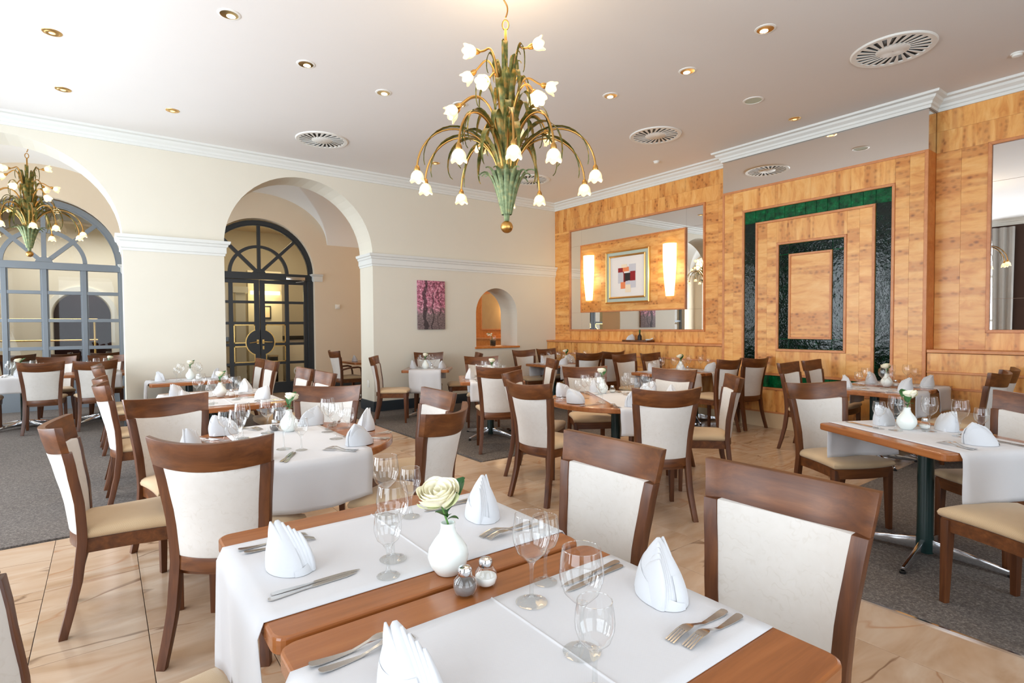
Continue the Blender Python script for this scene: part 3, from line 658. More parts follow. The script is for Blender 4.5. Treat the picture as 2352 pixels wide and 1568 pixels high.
# ledge / wainscot of the right wall
def wainscot(y0, y1):
    bx('wainscot_shelf', 'trim_wood', 7.40, XR, y0, y1, 1.105, 1.14, wr, 0.006)
    bx('wainscot_core', 'trim_wood', 7.44, XR, y0+0.004, y1-0.004, 0, 1.10, wr)
    n = max(1, round((y1-y0)/1.35))
    for i in range(n):
        a, b = y0+(y1-y0)*i/n, y0+(y1-y0)*(i+1)/n
        vpanel(wr, 7.42, a, b, 0.90, 1.10, 'maple_level'); 
        vpanel(wr, 7.425, a, b, 0.15, 0.875, 'maple_level')
        bx('raised_panel', 'maple_level', 7.412, 7.424, a+0.16, b-0.16, 0.25, 0.70, wr, 0.003)
        frame_trim(wr, 7.425, a+0.16, b-0.16, 0.25, 0.70, 0.025, 0.018)
    bx('wainscot_rail', 'trim_wood', 7.405, 7.44, y0, y1, 0.875, 0.90, wr, 0.006)
    bx('wainscot_plinth', 'plinth_wood', 7.415, 7.44, y0, y1, 0, 0.15, wr, 0.003)
wainscot(YC1+0.005, YW-0.001); wainscot(YB, YC0-0.005)
# bay at the near right (y < 2.16)
split(wr, XR, YB, YC0, 3.36, 3.60, 'maple_level', 3, 1); split(wr, XR, YB, YC0, 3.60, 3.84, 'maple_level', 3, 1)
split(wr, XR, 1.70, YC0, 1.14, 3.36, 'maple_upright', 2, 1); split(wr, XR, -1.6, 1.70, 1.14, 1.33, 'maple_level', 3, 1); split(wr, XR, YB, -1.6, 1.14, 3.36, 'maple_upright', 2, 1)
frame_trim(wr, XR, -1.55, 1.665, 1.36, 3.33, 0.035, 0.022)
m2 = empty('mirror', (XR, 0.05, 2.35), 0, 'second wall mirror reflecting curtain and brown wall', 'mirror')
for (a, b) in ((-1.55, 0.05), (0.05, 1.665)):
    for (c, d) in ((1.36, 1.69), (1.69, 2.94), (2.94, 3.33)): mpane(m2, a, b, c, d)
# --- tiled projection
P = wc
m3_ = empty('mirror', (XC, 3.42, 3.6), 0, 'plain mirror band above the green tile panel, reflecting the ceiling', 'mirror')
mpane(m3_, YC0+0.002, YC1-0.002, 3.37, 3.825, 'mirror', XC, 0.018)
o = bx('mirror_pane', 'mirror', XC+0.02, XR-0.004, YC0+0.002, YC0+0.018, 3.37, 3.825, None); o.parent = m3_; o.location = o.location - m3_.location
bx('corner_panel', 'orange_wood', XC+0.012, XR+0.01, YC0+0.002, YC0+0.02, 0.0, 3.37, P, 0.002)
bx('corner_panel', 'orange_wood', XC+0.012, XR+0.01, YC1-0.02, YC1-0.002, 0.0, 3.37, P, 0.002)
XT = XC
bx('corner_strip', 'trim_wood', XT-0.006, XT+0.02, YC0, YC0+0.035, 0.22, 3.37, P, 0.004)
bx('corner_strip', 'trim_wood', XT-0.006, XT+0.02, YC1-0.035, YC1, 0.22, 3.37, P, 0.004)
bx('top_strip', 'trim_wood', XT-0.006, XT+0.02, YC0+0.035, YC1-0.035, 3.34, 3.37, P, 0.004)
bx('plinth', 'plinth_wood', XT-0.004, XT+0.02, YC0, YC1, 0, 0.205, P, 0.003)
bx('plinth_strip', 'trim_wood', XT-0.008, XT+0.02, YC0, YC1, 0.205, 0.225, P, 0.003)
split(P, XT, YC0+0.035, 2.475, 0.225, 3.34, 'maple_upright', 2, 1); split(P, XT, 4.375, YC1-0.035, 0.225, 3.34, 'maple_upright', 2, 1)
split(P, XT, 2.475, 4.375, 3.065, 3.34, 'maple_level', 4, 1); split(P, XT, 2.475, 4.375, 0.225, 0.525, 'maple_level', 3, 1)
def tilering(y0, y1, z0, z1, w, ntop, side_mat, top_mat):
    g = 0.004
    for (a, b) in ((y0, y0+w), (y1-w, y1)):
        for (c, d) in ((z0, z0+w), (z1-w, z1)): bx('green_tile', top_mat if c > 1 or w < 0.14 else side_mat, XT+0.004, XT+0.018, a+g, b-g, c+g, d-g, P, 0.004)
        bx('green_tile', side_mat, XT+0.004, XT+0.018, a+g, b-g, z0+w+g, z1-w-g, P, 0.004)
    L = y1-y0-2*w
    for i in range(ntop):
        bx('green_tile', top_mat, XT+0.004, XT+0.018, y0+w+L*i/ntop+g*0.5, y0+w+L*(i+1)/ntop-g*0.5, z1-w+g, z1-g, P, 0.004)
    nb = max(1, ntop//3)
    for i in range(nb):
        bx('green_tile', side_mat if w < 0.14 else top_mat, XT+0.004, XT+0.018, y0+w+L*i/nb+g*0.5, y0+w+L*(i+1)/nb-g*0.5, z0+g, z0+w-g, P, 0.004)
bx('grout_bed', 'green_glaze', XT+0.012, XT+0.021, 2.5, 4.35, 0.55, 3.04, P)
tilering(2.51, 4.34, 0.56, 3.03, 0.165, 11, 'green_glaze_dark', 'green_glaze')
frame_trim(P, XT+0.018, 2.51, 4.34, 0.56, 3.03, 0.034, 0.03)
frame_trim(P, XT+0.018, 2.71, 4.14, 0.76, 2.83, 0.034, 0.03)
split(P, XT, 2.71, 2.985, 0.76, 2.83, 'maple_upright', 2, 1); split(P, XT, 3.875, 4.14, 0.76, 2.83, 'maple_upright', 2, 1)
split(P, XT, 2.985, 3.875, 2.545, 2.83, 'maple_level', 2, 1); split(P, XT, 2.985, 3.875, 0.76, 1.065, 'maple_level', 2, 1)
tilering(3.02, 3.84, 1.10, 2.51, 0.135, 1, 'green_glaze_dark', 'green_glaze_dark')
frame_trim(P, XT+0.018, 3.02, 3.84, 1.10, 2.51, 0.034, 0.03)
frame_trim(P, XT+0.018, 3.185, 3.675, 1.265, 2.345, 0.03, 0.03)
vpanel(P, XT, 3.185, 3.675, 1.265, 2.345, 'maple_upright')
# side room beyond the arched niche: panelling, fabric board, lamp
split(wr, XR, YW2, 12.4, 1.14, 3.4, 'orange_wood', 3, 1)
bx('wainscot_shelf', 'trim_wood', 7.40, XR, YW2, 12.4, 1.12, 1.16, wr, 0.006); split(wr, 7.44, YW2, 12.4, 0.0, 1.12, 'orange_wood', 6, 1)
fb = empty('fabric_board', (XR-0.01, 11.07, 1.79), 0, 'beige fabric board on wood wall seen through the niche', 'board')
put('cloth_panel', MB().box(-0.02, 0, -0.42, 0.42, -0.42, 0.44).mesh('cloth_panel', 40, 0.004), 'panel_fabric', fb)
frame_trim(fb, 0, -0.42, 0.42, -0.42, 0.44, 0.03, 0.028)
sconce(10.45, 'bright tapered wall lamp seen through the arched niche', XR-0.02, 1.80, 0.82)
light('side_room_light', 'POINT', (6.2, 10.9, 2.9), 30, WARM, radius=0.2)

# ------------------------------------------------------------------ ceiling fittings
def vent(x, y, label, r=0.34):
    o = empty('ceiling_vent', (x, y, ZC), 0, label, 'vent', 'round swirl vents in the ceiling')
    put('rim', MB().lathe([(r-0.055, -0.002), (r-0.05, -0.012), (r-0.01, -0.014), (r, -0.004), (r, 0.0), (r-0.055, 0.0)], 48).mesh('rim', 40), 'white_plastic', o)
    put('back_plate', MB().lathe([(0, -0.001), (r-0.05, -0.001), (r-0.05, 0.0), (0, 0.0)], 40).mesh('back_plate'), 'black', o)
    put('centre_plate', MB().lathe([(0, -0.014), (0.125, -0.014), (0.135, -0.006), (0.135, -0.001)], 40).mesh('centre_plate', 40), 'white_plastic', o)
    n = 24; bl = MB()
    wi, wo = 2*PI*0.125/n - 0.023, 2*PI*(r-0.05)/n - 0.036
    sk = 0.075
    pts = [(0.122, -wi/2), (r-0.045, -wo/2+sk), (r-0.050, wo/2+sk), (0.122, wi/2)]
    bl.loft([[(px, py, z) for px, py in pts] for z in (-0.012, -0.008)]); me = bl.mesh('vane')
    for k in range(n): put('vane', me, 'white_plastic', o, (0, 0, 0), 2*PI*k/n)
    put('screw', MB().lathe([(0.006, -0.016), (0.006, -0.013)], 8).mesh('screw'), 'steel', o)
vent(2.43, 7.55, 'round slotted air vent above the first pier between arches'); vent(5.98, 4.79, 'round slotted air vent right of the flower chandelier')
vent(5.93, 2.02, 'largest looking slotted air vent, nearest the wood wall'); vent(6.0, 7.5, 'round slotted air vent partly behind the flower chandelier')
dl0 = None
def downlight(x, y, label, big=True):
    global dl0
    r = 0.085 if big else 0.07
    o = empty('downlight', (x, y, ZC), 0, label, 'downlight', 'recessed ceiling downlights')
    put('trim_ring', MB().lathe([(r-0.016, 0.0), (r-0.016, -0.007), (r, -0.004), (r+0.002, 0.0)], 28).mesh('trim_ring', 40), 'white_plastic' if big else 'gold', o)
    if big:
        put('reflector', MB().lathe([(r-0.016, -0.006), (r-0.03, -0.0045), (0.02, -0.003), (0.0, -0.003)], 28).mesh('reflector', 60), 'gold_reflector', o)
        put('bulb', MB().lathe([(0.0, -0.010), (0.02, -0.009), (0.034, -0.005), (0.034, -0.002)], 16).mesh('bulb', 60), 'downlight_glow', o, (0.018, 0.022, 0))
    else:
        put('reflector', MB().lathe([(r-0.016, -0.006), (0.045, -0.011), (0.0, -0.006)], 24).mesh('reflector', 30), 'gold', o)
        put('bulb', MB().lathe([(0.0, -0.013), (0.02, -0.011), (0.028, -0.006)], 16).mesh('bulb', 60), 'spot_glow', o)
DLB = [(0.87, 4.98, 'round downlight nearest above the left round table'), (1.62, 5.48, 'round downlight between two others left of chandelier'), (2.49, 5.65, 'round downlight just left of the flower chandelier'),
       (4.62, 2.53, 'round gold downlight nearest the big right vent'), (4.74, 3.40, 'round gold downlight, middle of the right three'), (4.55, 4.26, 'round gold downlight just right of the chandelier'),
       (3.33, 5.44, 'round downlight half hidden behind chandelier bulbs'), (4.09, 5.03, 'round downlight behind right chandelier bulbs')]
for x, y, l in DLB:
    downlight(x, y, l, True); k_ = light('downlight_beam', 'SPOT', (x, y, ZC-0.03), 60, (1.0, 0.80, 0.56), radius=0.05, look=(x, y, 0)); k_.data.spot_size = R(110); k_.data.spot_blend = 0.8
for x, y, l in [(-0.30, 6.17, 'small brass spotlight nearest the window side'), (-0.29, 7.56, 'small brass spotlight above the first arch'), (0.70, 7.55, 'small dark spotlight above the first pier'),
                (6.91, 3.40, 'small dark spotlight before the mirror band'), (4.19, 7.60, 'small dark spotlight behind the chandelier arms')]: downlight(x, y, l, False)
sp = empty('ceiling_speaker', (5.96, 3.40, ZC), 0, 'flat grey grille speaker set in the ceiling before mirror band', 'speaker')
put('rim', MB().lathe([(0.09, 0), (0.09, -0.008), (0.108, -0.005), (0.11, 0)], 30).mesh('rim', 40), 'white_plastic', sp)
put('grille', MB().lathe([(0.09, -0.004), (0.0, -0.004), (0.0, 0)], 30).mesh('grille'), 'sage_mat', sp)
for x, y, l in [(6.93, 5.53, 'small white smoke detector above the abstract picture'), (6.96, 1.35, 'small white smoke detector near the right end of ceiling')]:
    o = empty('smoke_detector', (x, y, ZC), 0, l, 'smoke detector', 'smoke detectors')
    put('base_ring', MB().lathe([(0.05, 0), (0.05, -0.012), (0.0, -0.012)], 20).mesh('base_ring', 40), 'white_plastic', o)
    put('sensor_cap', MB().lathe([(0.04, -0.012), (0.038, -0.03), (0.02, -0.038), (0, -0.038)], 20).mesh('sensor_cap', 40), 'white_plastic', o)

# ------------------------------------------------------------------ chairs
TH = 0.98
def py(z):      # rear post centre line, y forward of the top rail ends
    K = [(0, -0.012), (0.12, 0.018), (0.27, 0.05), (0.45, 0.068), (0.60, 0.062), (0.78, 0.036), (0.98, 0.0)]
    for (a, u), (b, v) in zip(K, K[1:]):
        if z <= b: t = (z-a)/(b-a); t = t*t*(3-2*t)*0.35 + t*0.65; return u + (v-u)*t
    return 0
def hw(z):      # outer half width of the back
    K = [(0, 0.232), (0.2, 0.212), (0.45, 0.205), (0.65, 0.218), (0.98, 0.256)]
    for (a, u), (b, v) in zip(K, K[1:]):
        if z <= b: return u + (v-u)*(z-a)/(b-a)
    return 0.256
def bulge(z): return 0.040 + 0.044*max(0, (z-0.42)/0.56)
RZ = 0.862
def chair_meshes():
    C = {}
    for s in (-1, 1):
        rings = []
        for i in range(15):
            z = RZ*i/14; x1 = hw(z); x0 = x1-0.044+0.006*(1-min(1, z/0.4)); y = py(z); d = 0.017+0.003*min(1, z/0.3)
            rings.append([(s*x0, y-d, z), (s*x1, y-d+0.004, z), (s*x1, y+d+0.004, z), (s*x0, y+d, z)])
        C['rear', s] = MB().loft(rings).mesh('rear_leg', 24, 0.003)
        rings = []
        for z, w in ((0.0, 0.030), (0.30, 0.040), (0.43, 0.044)):
            xo = 0.228; yo = 0.472
            rings.append([(s*xo, yo-w, z), (s*xo, yo, z), (s*(xo-w), yo, z), (s*(xo-w), yo-w, z)])
        C['front', s] = MB().loft(rings).mesh('front_leg', 24, 0.003)
    def band(z0, z1, thick, inset, nx=16, nz=2, sag=0.0, both=False):
        mb = MB(); rings = []
        for i in range(nx+1):
            u = -1 + 2*i/nx; col = []
            for k in range(nz+1):
                z = z0+(z1-z0)*k/nz; w = hw(z)-inset; col.append((u*w, py(z)-bulge(z)*(1-u*u)-thick/2, z-sag*(1-u*u)*(1 if both else k/nz)))
            for k in range(nz, -1, -1):
                z = z0+(z1-z0)*k/nz; w = hw(z)-inset; col.append((u*w, py(z)-bulge(z)*(1-u*u)+thick/2, z-sag*(1-u*u)*(1 if both else k/nz)))
            rings.append(col)
        mb.loft(rings); return mb
    C['rail'] = band(RZ, TH+0.004, 0.030, 0.0, sag=0.021, both=True).mesh('top_rail', 24, 0.003)
    C['low'] = band(0.395, 0.455, 0.028, 0.040, 14, 1).mesh('back_rail', 24, 0.003)
    C['back'] = band(0.455, RZ, 0.034, 0.040, 14, 6, sag=0.021).mesh('backrest', 24, 0.006)
    # seat: plan outline sampled round, apron and cushion
    def outline(grow, n=8):
        yb, yf, wb, wf = 0.075, 0.468, 0.188, 0.226; P = []
        for i in range(n+1): u = -1+2*i/n; P.append((u*(wf+grow), yf+grow+0.028*(1-u*u)))
        for i in range(1, n): t = i/n; P.append(((wf+(wb-wf)*t+grow) - 0.012*math.sin(PI*t), yf+(yb-yf)*t))
        for i in range(n+1): u = 1-2*i/n; P.append((u*(wb+grow), yb-grow*0.5-0.030*(1-u*u)))
        for i in range(1, n): t = 1-i/n; P.append((-(wf+(wb-wf)*t+grow) + 0.012*math.sin(PI*t), yf+(yb-yf)*t))
        return P
    C['apron'] = MB().loft([[(x, y, z) for x, y in outline(g)] for z, g in ((0.37, -0.004), (0.437, 0.0))]).mesh('seat_frame', 40)
    rings = []
    for z, g, k in ((0.437, -0.004, 1), (0.447, 0.010, 1), (0.462, 0.013, 1), (0.478, 0.006, 1), (0.488, -0.012, 1), (0.494, 0, 0.8), (0.498, 0, 0.5), (0.499, 0, 0.1)):
        rings.append([(x*k, 0.275+(y-0.275)*k, z) for x, y in outline(g)])
    C['seat'] = MB().loft(rings).mesh('seat', 60)
    return C
CM = chair_meshes()
def make_chair(arms=False):
    o = empty('dining_chair', (0, 0, 0)); o['category'] = 'chair'
    for s in (-1, 1):
        put('rear_leg', CM['rear', s], 'leg_wood', o); put('front_leg', CM['front', s], 'leg_wood', o)
    put('top_rail', CM['rail'], 'chair_wood', o); put('back_rail', CM['low'], 'chair_wood', o); put('backrest', CM['back'], 'back_fabric', o)
    put('seat_frame', CM['apron'], 'chair_wood', o); put('seat', CM['seat'], 'seat_fabric', o)
    if arms:
        for s in (-1, 1):
            put('armrest', MB().tube([(s*0.215, 0.05, 0.62), (s*0.25, 0.2, 0.655), (s*0.255, 0.36, 0.66), (s*0.235, 0.42, 0.645), (s*0.225, 0.44, 0.55), (s*0.222, 0.45, 0.42)], 0.017, 8).mesh('armrest', 60), 'leg_wood', o)
    return o
proto = None
def chair(x, y, rz, label, group, arms=False, z=0.009):
    global proto
    if arms: o = make_chair(True)
    elif proto is None: proto = o = make_chair()
    else: o = dup(proto, (0, 0, 0), 0)
    o.location = (x, y, z); o.rotation_euler = (0, 0, R(rz)); tag(o, label, 'chair', group); return o
T0 = 0.0
GA, GB, GG, GC, GD, GE, GF, GH, GI, GR = 'chairs at the front tables', 'chairs round the left round table', 'chairs round the middle round table', 'chairs at the pillar-side tables', 'chairs before the grey window', 'chairs at the picture table', 'chairs at the angled table', 'chairs along the wood wall', 'chairs before the green tiles', 'chairs at the right angled table'
chair(1.64, 0.83, 92, 'largest cream-backed chair, front right, facing the nearest table', GA, z=T0)
chair(1.60, 1.50, 91, 'cream-backed chair facing the rose vase table from the wood-wall side', GA, z=T0)
chair(-0.240, 1.483, -90, 'chair cut by the left and bottom frame edges', GA, z=T0)
chair(1.89, 3.42, 87, 'cream-fronted chair across the left round table, behind a dark-railed chair', GB, z=T0)
chair(1.51, 2.65, 34, 'chair with dark shaded rail and tan back at left round table', GB, z=T0)
chair(0.35, 2.59, -33, 'chair with big white back touching the corner of front table', GB, z=T0)
chair(-0.165, 3.45, -92, 'chair in profile on marble, window side of left round table', GB, z=T0)
chair(0.33, 4.28, 196, 'tan-fronted chair behind the napkin on the left round table', GB, z=T0)
chair(1.38, 4.25, 147, 'chair on the arch side of left round table, behind its rose', GB, z=T0)
chair(3.23, 4.33, 215, 'chair half hidden behind a white-backed chair at middle round table', GG, z=T0)
chair(2.75, 3.48, -84, 'white-backed chair on tiles, window side of middle round table', GG, z=T0)
chair(3.25, 2.50, -32, 'large white-backed chair on the camera side of middle round table', GG, z=T0)
chair(4.43, 2.71, 42, 'chair seen edge-on, wood-wall side of middle round table', GG, z=T0)
chair(4.72, 3.54, 96, 'cream-fronted chair on the far tile side of middle round table', GG, z=T0)
chair(4.28, 4.40, 150, 'chair behind the rose of the middle round table', GG, z=T0)
for i, (x, y, rz, l) in enumerate([(0.01, 5.50, -90, 'profile chair nearest of the four beside the pillar-side tables'), (0.0, 6.20, -91, 'second profile chair of the row beside pillar-side tables'), (-0.02, 7.83, -90, 'third profile chair of the row, by the pillar table'), (-0.04, 8.40, -90, 'farthest profile chair of the row, next to the pillar edge'),
      (1.74, 5.42, 91, 'nearer of two overlapping chairs behind the round table rose chair'), (1.74, 6.10, 91, 'farther of two overlapping chairs right of pillar-side tables'), (1.77, 7.72, 91, 'nearer of two chairs standing before the dark glass doors'), (1.78, 8.35, 91, 'farther of two chairs standing before the dark glass doors')]):
    chair(x, y, rz, l, GC)
for (x, y, rz, l) in [(-0.69, 9.74, -2, 'cream-backed chair in the first arch, farther from the pillar'), (-0.10, 9.66, 4, 'cream-backed chair in the first arch, next to the pillar'), (-0.62, 11.50, 181, 'chair with orange front beyond the arch table, farther from pillar'), (0.03, 11.50, 178, 'chair with orange front beyond the arch table, nearer the pillar'), (-1.66, 10.45, -87, 'chair at frame edge in the arch, only its seat showing')]:
    chair(x, y, rz, l, GD)
for (x, y, rz, l) in [(3.27, 7.84, -120, 'profile chair at the white pier, window side of picture table'), (4.52, 8.50, 150, 'chair against the wall behind the small picture table'), (5.02, 7.72, 62, 'chair at picture table whose back another chair hides')]:
    chair(x, y, rz, l, GE)
for (x, y, rz, l) in [(3.52, 4.98, -30, 'chair with back to us above the chrome table foot on carpet'), (4.49, 6.80, 150, 'chair behind the angled table, under the niche'), (4.78, 5.54, 62, 'white-fronted chair between angled table and the wood wall')]:
    chair(x, y, rz, l, GF)
for (x, y, rz, l) in [(6.30, 8.10, 176, 'chair below the arched niche, farther from the wood wall'), (6.95, 8.22, 184, 'chair in the room corner against the wood ledge'), (6.47, 6.54, -12, 'dark chair back, nearer the niche of two below the mirror'), (7.05, 6.54, -3, 'dark chair back below the mirror, nearer the wood wall'),
                      (6.49, 5.80, 177, 'tan-fronted chair behind middle round table, below sconce'), (7.02, 5.72, 184, 'chair against ledge left of chimney, with glass before it'), (6.53, 4.03, -2, 'dark-railed chair left of two beside the green tile panel'), (7.08, 3.98, -8, 'dark-railed chair standing directly before green tile strip')]:
    chair(x, y, rz, l, GH)
for (x, y, rz, l) in [(6.40, 3.20, 183, 'chair before green tiles, farther from the panelled wall'), (7.02, 3.22, 184, 'chair before green tiles, nearer the panelled wall'), (6.53, 1.36, 0, 'dark curved chair back at the right frame edge, seat hidden'), (7.05, 1.40, 2, 'dark chair back cut through by the right frame edge')]:
    chair(x, y, rz, l, GI)
for (x, y, rz, l) in [(4.36, 1.97, 153, 'cream-fronted chair at the far end of right angled table'), (4.60, 0.77, 62, 'chair right of angled table, top rail cut by the frame'), (3.387, 0.399, -28, 'chair at lower right with only its seat showing under the runner')]:
    chair(x, y, rz, l, GR)
chair(3.50, 10.35, -88, 'chair with curved armrests right of the glass doors', 'chairs by the cream niche wall', arms=True)
chair(4.96, 10.50, 90, 'chair behind pier edge beside the doors, only a corner showing', 'chairs by the cream niche wall')
for (x, y, rz, l) in [(-0.62, 13.1, 2, 'dark chair back seen through the grey window, farther from pillar'), (0.0, 13.1, -3, 'dark chair back seen through the grey window, nearer the pillar'), (-1.25, 13.2, 3, 'dark chair back behind the glass near the left frame edge')]:
    chair(x, y, rz, l, 'chairs behind the grey window', z=0.0)

# ------------------------------------------------------------------ tables and runners
TZ, TT = 0.755, 0.042
def rrect(hx, hy, r, n=5):
    P = []
    for (cx, cy, a) in ((hx-r, hy-r, 0), (-hx+r, hy-r, 90), (-hx+r, -hy+r, 180), (hx-r, -hy+r, 270)):
        for i in range(n+1): t = R(a+90*i/n); P.append((cx+r*math.cos(t), cy+r*math.sin(t)))
    return P
def slab(P):
    def off(k): return [(x*(1-k/max(0.2, math.hypot(x, y))), y*(1-k/max(0.2, math.hypot(x, y)))) for x, y in P]
    return MB().loft([[(x, y, z) for x, y in off(k)] for z, k in ((TZ-TT, 0.004), (TZ-TT+0.005, 0), (TZ-0.008, 0), (TZ-0.003, 0.002), (TZ, 0.008))]).mesh('table_top', 14)
def foot_me():
    mb = MB(); rings = []
    for i, (x, w, za, zb) in enumerate(((0.03, 0.032, 0.030, 0.105), (0.20, 0.028, 0.022, 0.075), (0.40, 0.022, 0.012, 0.036))):
        rings.append([(x, -w/2, za), (x, w/2, za), (x, w/2*0.8, zb), (x, -w/2*0.8, zb)])
    return mb.loft(rings).mesh('star_foot', 30, 0.003)
FOOT = None
def table(x, y, rz, label, cat_name, hx=0.452, hy=0.37, rnd=None, z=0.009, star=0.0):
    global FOOT
    o = empty(cat_name, (x, y, z), R(rz), label, 'table')
    P = [(rnd*math.cos(2*PI*i/64), rnd*math.sin(2*PI*i/64)) for i in range(64)] if rnd else rrect(hx, hy, 0.035)
    put('table_top', slab(P), 'table_wood', o, (0, 0, -z))
    put('column', MB().lathe([(0.046, 0.03), (0.046, 0.12), (0.043, 0.14), (0.043, TZ-TT-0.02), (0.12, TZ-TT-0.012), (0.12, TZ-TT-0.002)], 20).mesh('column', 40), 'green_pole', o, (0, 0, -z))
    if FOOT is None: FOOT = foot_me()
    for k in range(4):
        put('star_foot', FOOT, 'chrome', o, (0, 0, 0), R(45+star+90*k))
        put('glide', MB().lathe([(0.016, 0), (0.018, 0.014), (0.012, 0.018)], 10).mesh('glide', 40), 'black', o, (0.40*math.cos(R(45+star+90*k)), 0.40*math.sin(R(45+star+90*k)), 0))
    return o
def runner(x, y, rz, w0, w1, rim, d0, d1, label, seed=0, crease=True, name='table_runner', top=TZ):
    # a linen runner laid along local X across the table; w0..w1 is its span in local Y; rim(v) the half length of the top there
    rnd = random.Random(seed); nv, nt, nd = 14, 26, 10; V = [w0+(w1-w0)*i/nv for i in range(nv+1)]
    ph = [rnd.uniform(0, 6.3) for _ in range(6)]; rows = []; e = 0.0025
    def drop_pts(v, sgn, d):
        L = rim(v)+0.004; out = []; fv = (v-w0)/(w1-w0)
        for k in range(1, nd+1):
            t = k/nd; r = 0.012
            if t*d < 0.018: out.append((sgn*(L+0.004*t), v, top+e-0.003*k))
            else:
                amp = 0.016*min(1, t*1.2); wv = amp*(math.sin(fv*7.5+ph[0 if sgn > 0 else 1]) + 0.5*math.sin(fv*15+ph[2]))
                out.append((sgn*(L+0.006+max(-0.002, wv+0.008)), v+0.006*math.sin(5*t+ph[3])*t, top+e-d*t))
        return out
    for v in V:
        L = rim(v)+0.002; row = []
        if d0 > 0: row += list(reversed(drop_pts(v, -1, d0)))
        a = -L if d0 > 0 else -L+0.012; b = L if d1 > 0 else L-0.012
        us = sorted([a+(b-a)*k/nt for k in range(nt+1)] + ([0.02+q for q in (-0.006, -0.003, -0.0015, 0, 0.0015, 0.003, 0.006)] if crease else []))
        for u in us:
            zz = top+e
            if crease: zz += 0.0030*math.exp(-((u-0.02)/0.0022)**2)
            row.append((u, v, zz))
        if d1 > 0: row += drop_pts(v, 1, d1)
        rows.append(row)
    n = len(rows[0]); mb = MB(); mb.loft(rows, False, False)
    me = mb.mesh(name, 75)
    o = put(name, me, 'runner_linen', None, (x, y, 0), R(rz)); md = o.modifiers.new('thick', 'SOLIDIFY'); md.thickness = 0.0022; md.offset = 0.0
    tag(o, label, 'table runner', 'white linen table runners'); return o
def rect_rim(h): return lambda v: h
def round_rim(r): return lambda v: math.sqrt(max(0.01, r*r-v*v))

# ------------------------------------------------------------------ tableware
def napkin_mesh(seed):
    # bishop's hat: stacked leaning pleats rising to a peak, wrapped at the foot by a band with a diagonal lap
    rnd = random.Random(seed); mb = MB(); sd = -1 if seed % 2 else 1; H0 = rnd.uniform(0.122, 0.134); seg = 28
    def tent(H, A, Bd, lean, xo, yo, mi=0):
        rings = []
        for q in range(11):
            t = q/10; w = A*(1-t**2.3)+0.0025; d = Bd*(1-t**1.7*0.93)+0.0012; cy = sd*lean*t**1.3+yo; cx = xo+0.014*t**1.4
            rings.append([(cx+d*math.cos(2*PI*j/seg), cy+w*abs(math.sin(2*PI*j/seg))**0.8*(1 if math.sin(2*PI*j/seg) >= 0 else -1), H*t+0.0005) for j in range(seg)])
        mb.loft(rings)
    tent(H0, 0.076, 0.055, 0.046, 0.0, 0)
    for q in range(4): tent(H0*(0.965-0.055*q), 0.074, 0.020, 0.030-0.018*q, -0.008-0.008*q, 0.0)
    tent(H0*0.99, 0.072, 0.018, 0.052, 0.016, 0.0)
    def band(a0, a1, h0, h1, k, n=30, pw=1.0):
        rows = []
        for i in range(n+1):
            t = i/n; a = a0+(a1-a0)*t; h = h0+(h1-h0)*t**pw; row = []
            for p in range(8):
                z = h*min(p, 6)/6 - 0.003*(p == 7); t2 = z/H0; kk = k if p < 7 else k*0.93
                w = 0.076*(1-t2**2.3)+0.0025; d = 0.055*(1-t2**1.7*0.93)+0.0012
                row.append((-d*kk*math.cos(a)+0.014*t2**1.4, (w*kk*math.sin(a)+0.046*t2**1.3)*sd, z+0.0004))
            rows.append(row)
        mb.loft(rows, False, False)
    band(-0.4*PI, 1.5*PI, 0.050, 0.066, 1.045, 40); band(-0.62*PI, 0.55*PI, 0.014, 0.094, 1.085, 30, 1.15)
    return mb.mesh('napkin', 40)
NAP = [napkin_mesh(i) for i in range(5)]
def goblet_mesh(h, rb, seg=36):
    # foot and stem solid, bowl a thin open shell; material 0 bowl, 1 stem
    s0 = h*0.46; mb = MB()
    mb.lathe([(0.0, 0.0005), (rb*0.84, 0.0005), (rb*0.85, 0.002), (rb*0.55, 0.004), (0.010, 0.010), (0.0048, 0.022), (0.0042, s0*0.7), (0.0062, s0*0.93), (0.013, s0+0.004), (0.006, s0+0.006), (0.0, s0+0.006)], seg, mi=1)
    prof = [(0.010, s0+0.002), (rb*0.45, s0+0.010), (rb*0.78, s0+h*0.12), (rb*0.97, s0+h*0.24), (rb, s0+h*0.32), (rb*0.95, s0+h*0.43), (rb*0.86, h)]
    P = []
    for (a, b) in zip(prof, prof[1:]):
        for k in range(4): t = k/4; P.append((a[0]+(b[0]-a[0])*t, a[1]+(b[1]-a[1])*t))
    P.append(prof[-1])
    rings = [[(r*math.cos(2*PI*j/seg), r*math.sin(2*PI*j/seg), z) for j in range(seg)] for r, z in P]
    mb.loft(rings, False, True, 0)
    # rolled rim
    r, z = prof[-1]; mb.tube([(r*math.cos(2*PI*j/seg), r*math.sin(2*PI*j/seg), z) for j in range(seg+1)], 0.0011, 5, 0)
    return mb.mesh('wine_glass', 70)
GOB = {'tall': goblet_mesh(0.216, 0.046), 'short': goblet_mesh(0.174, 0.037)}
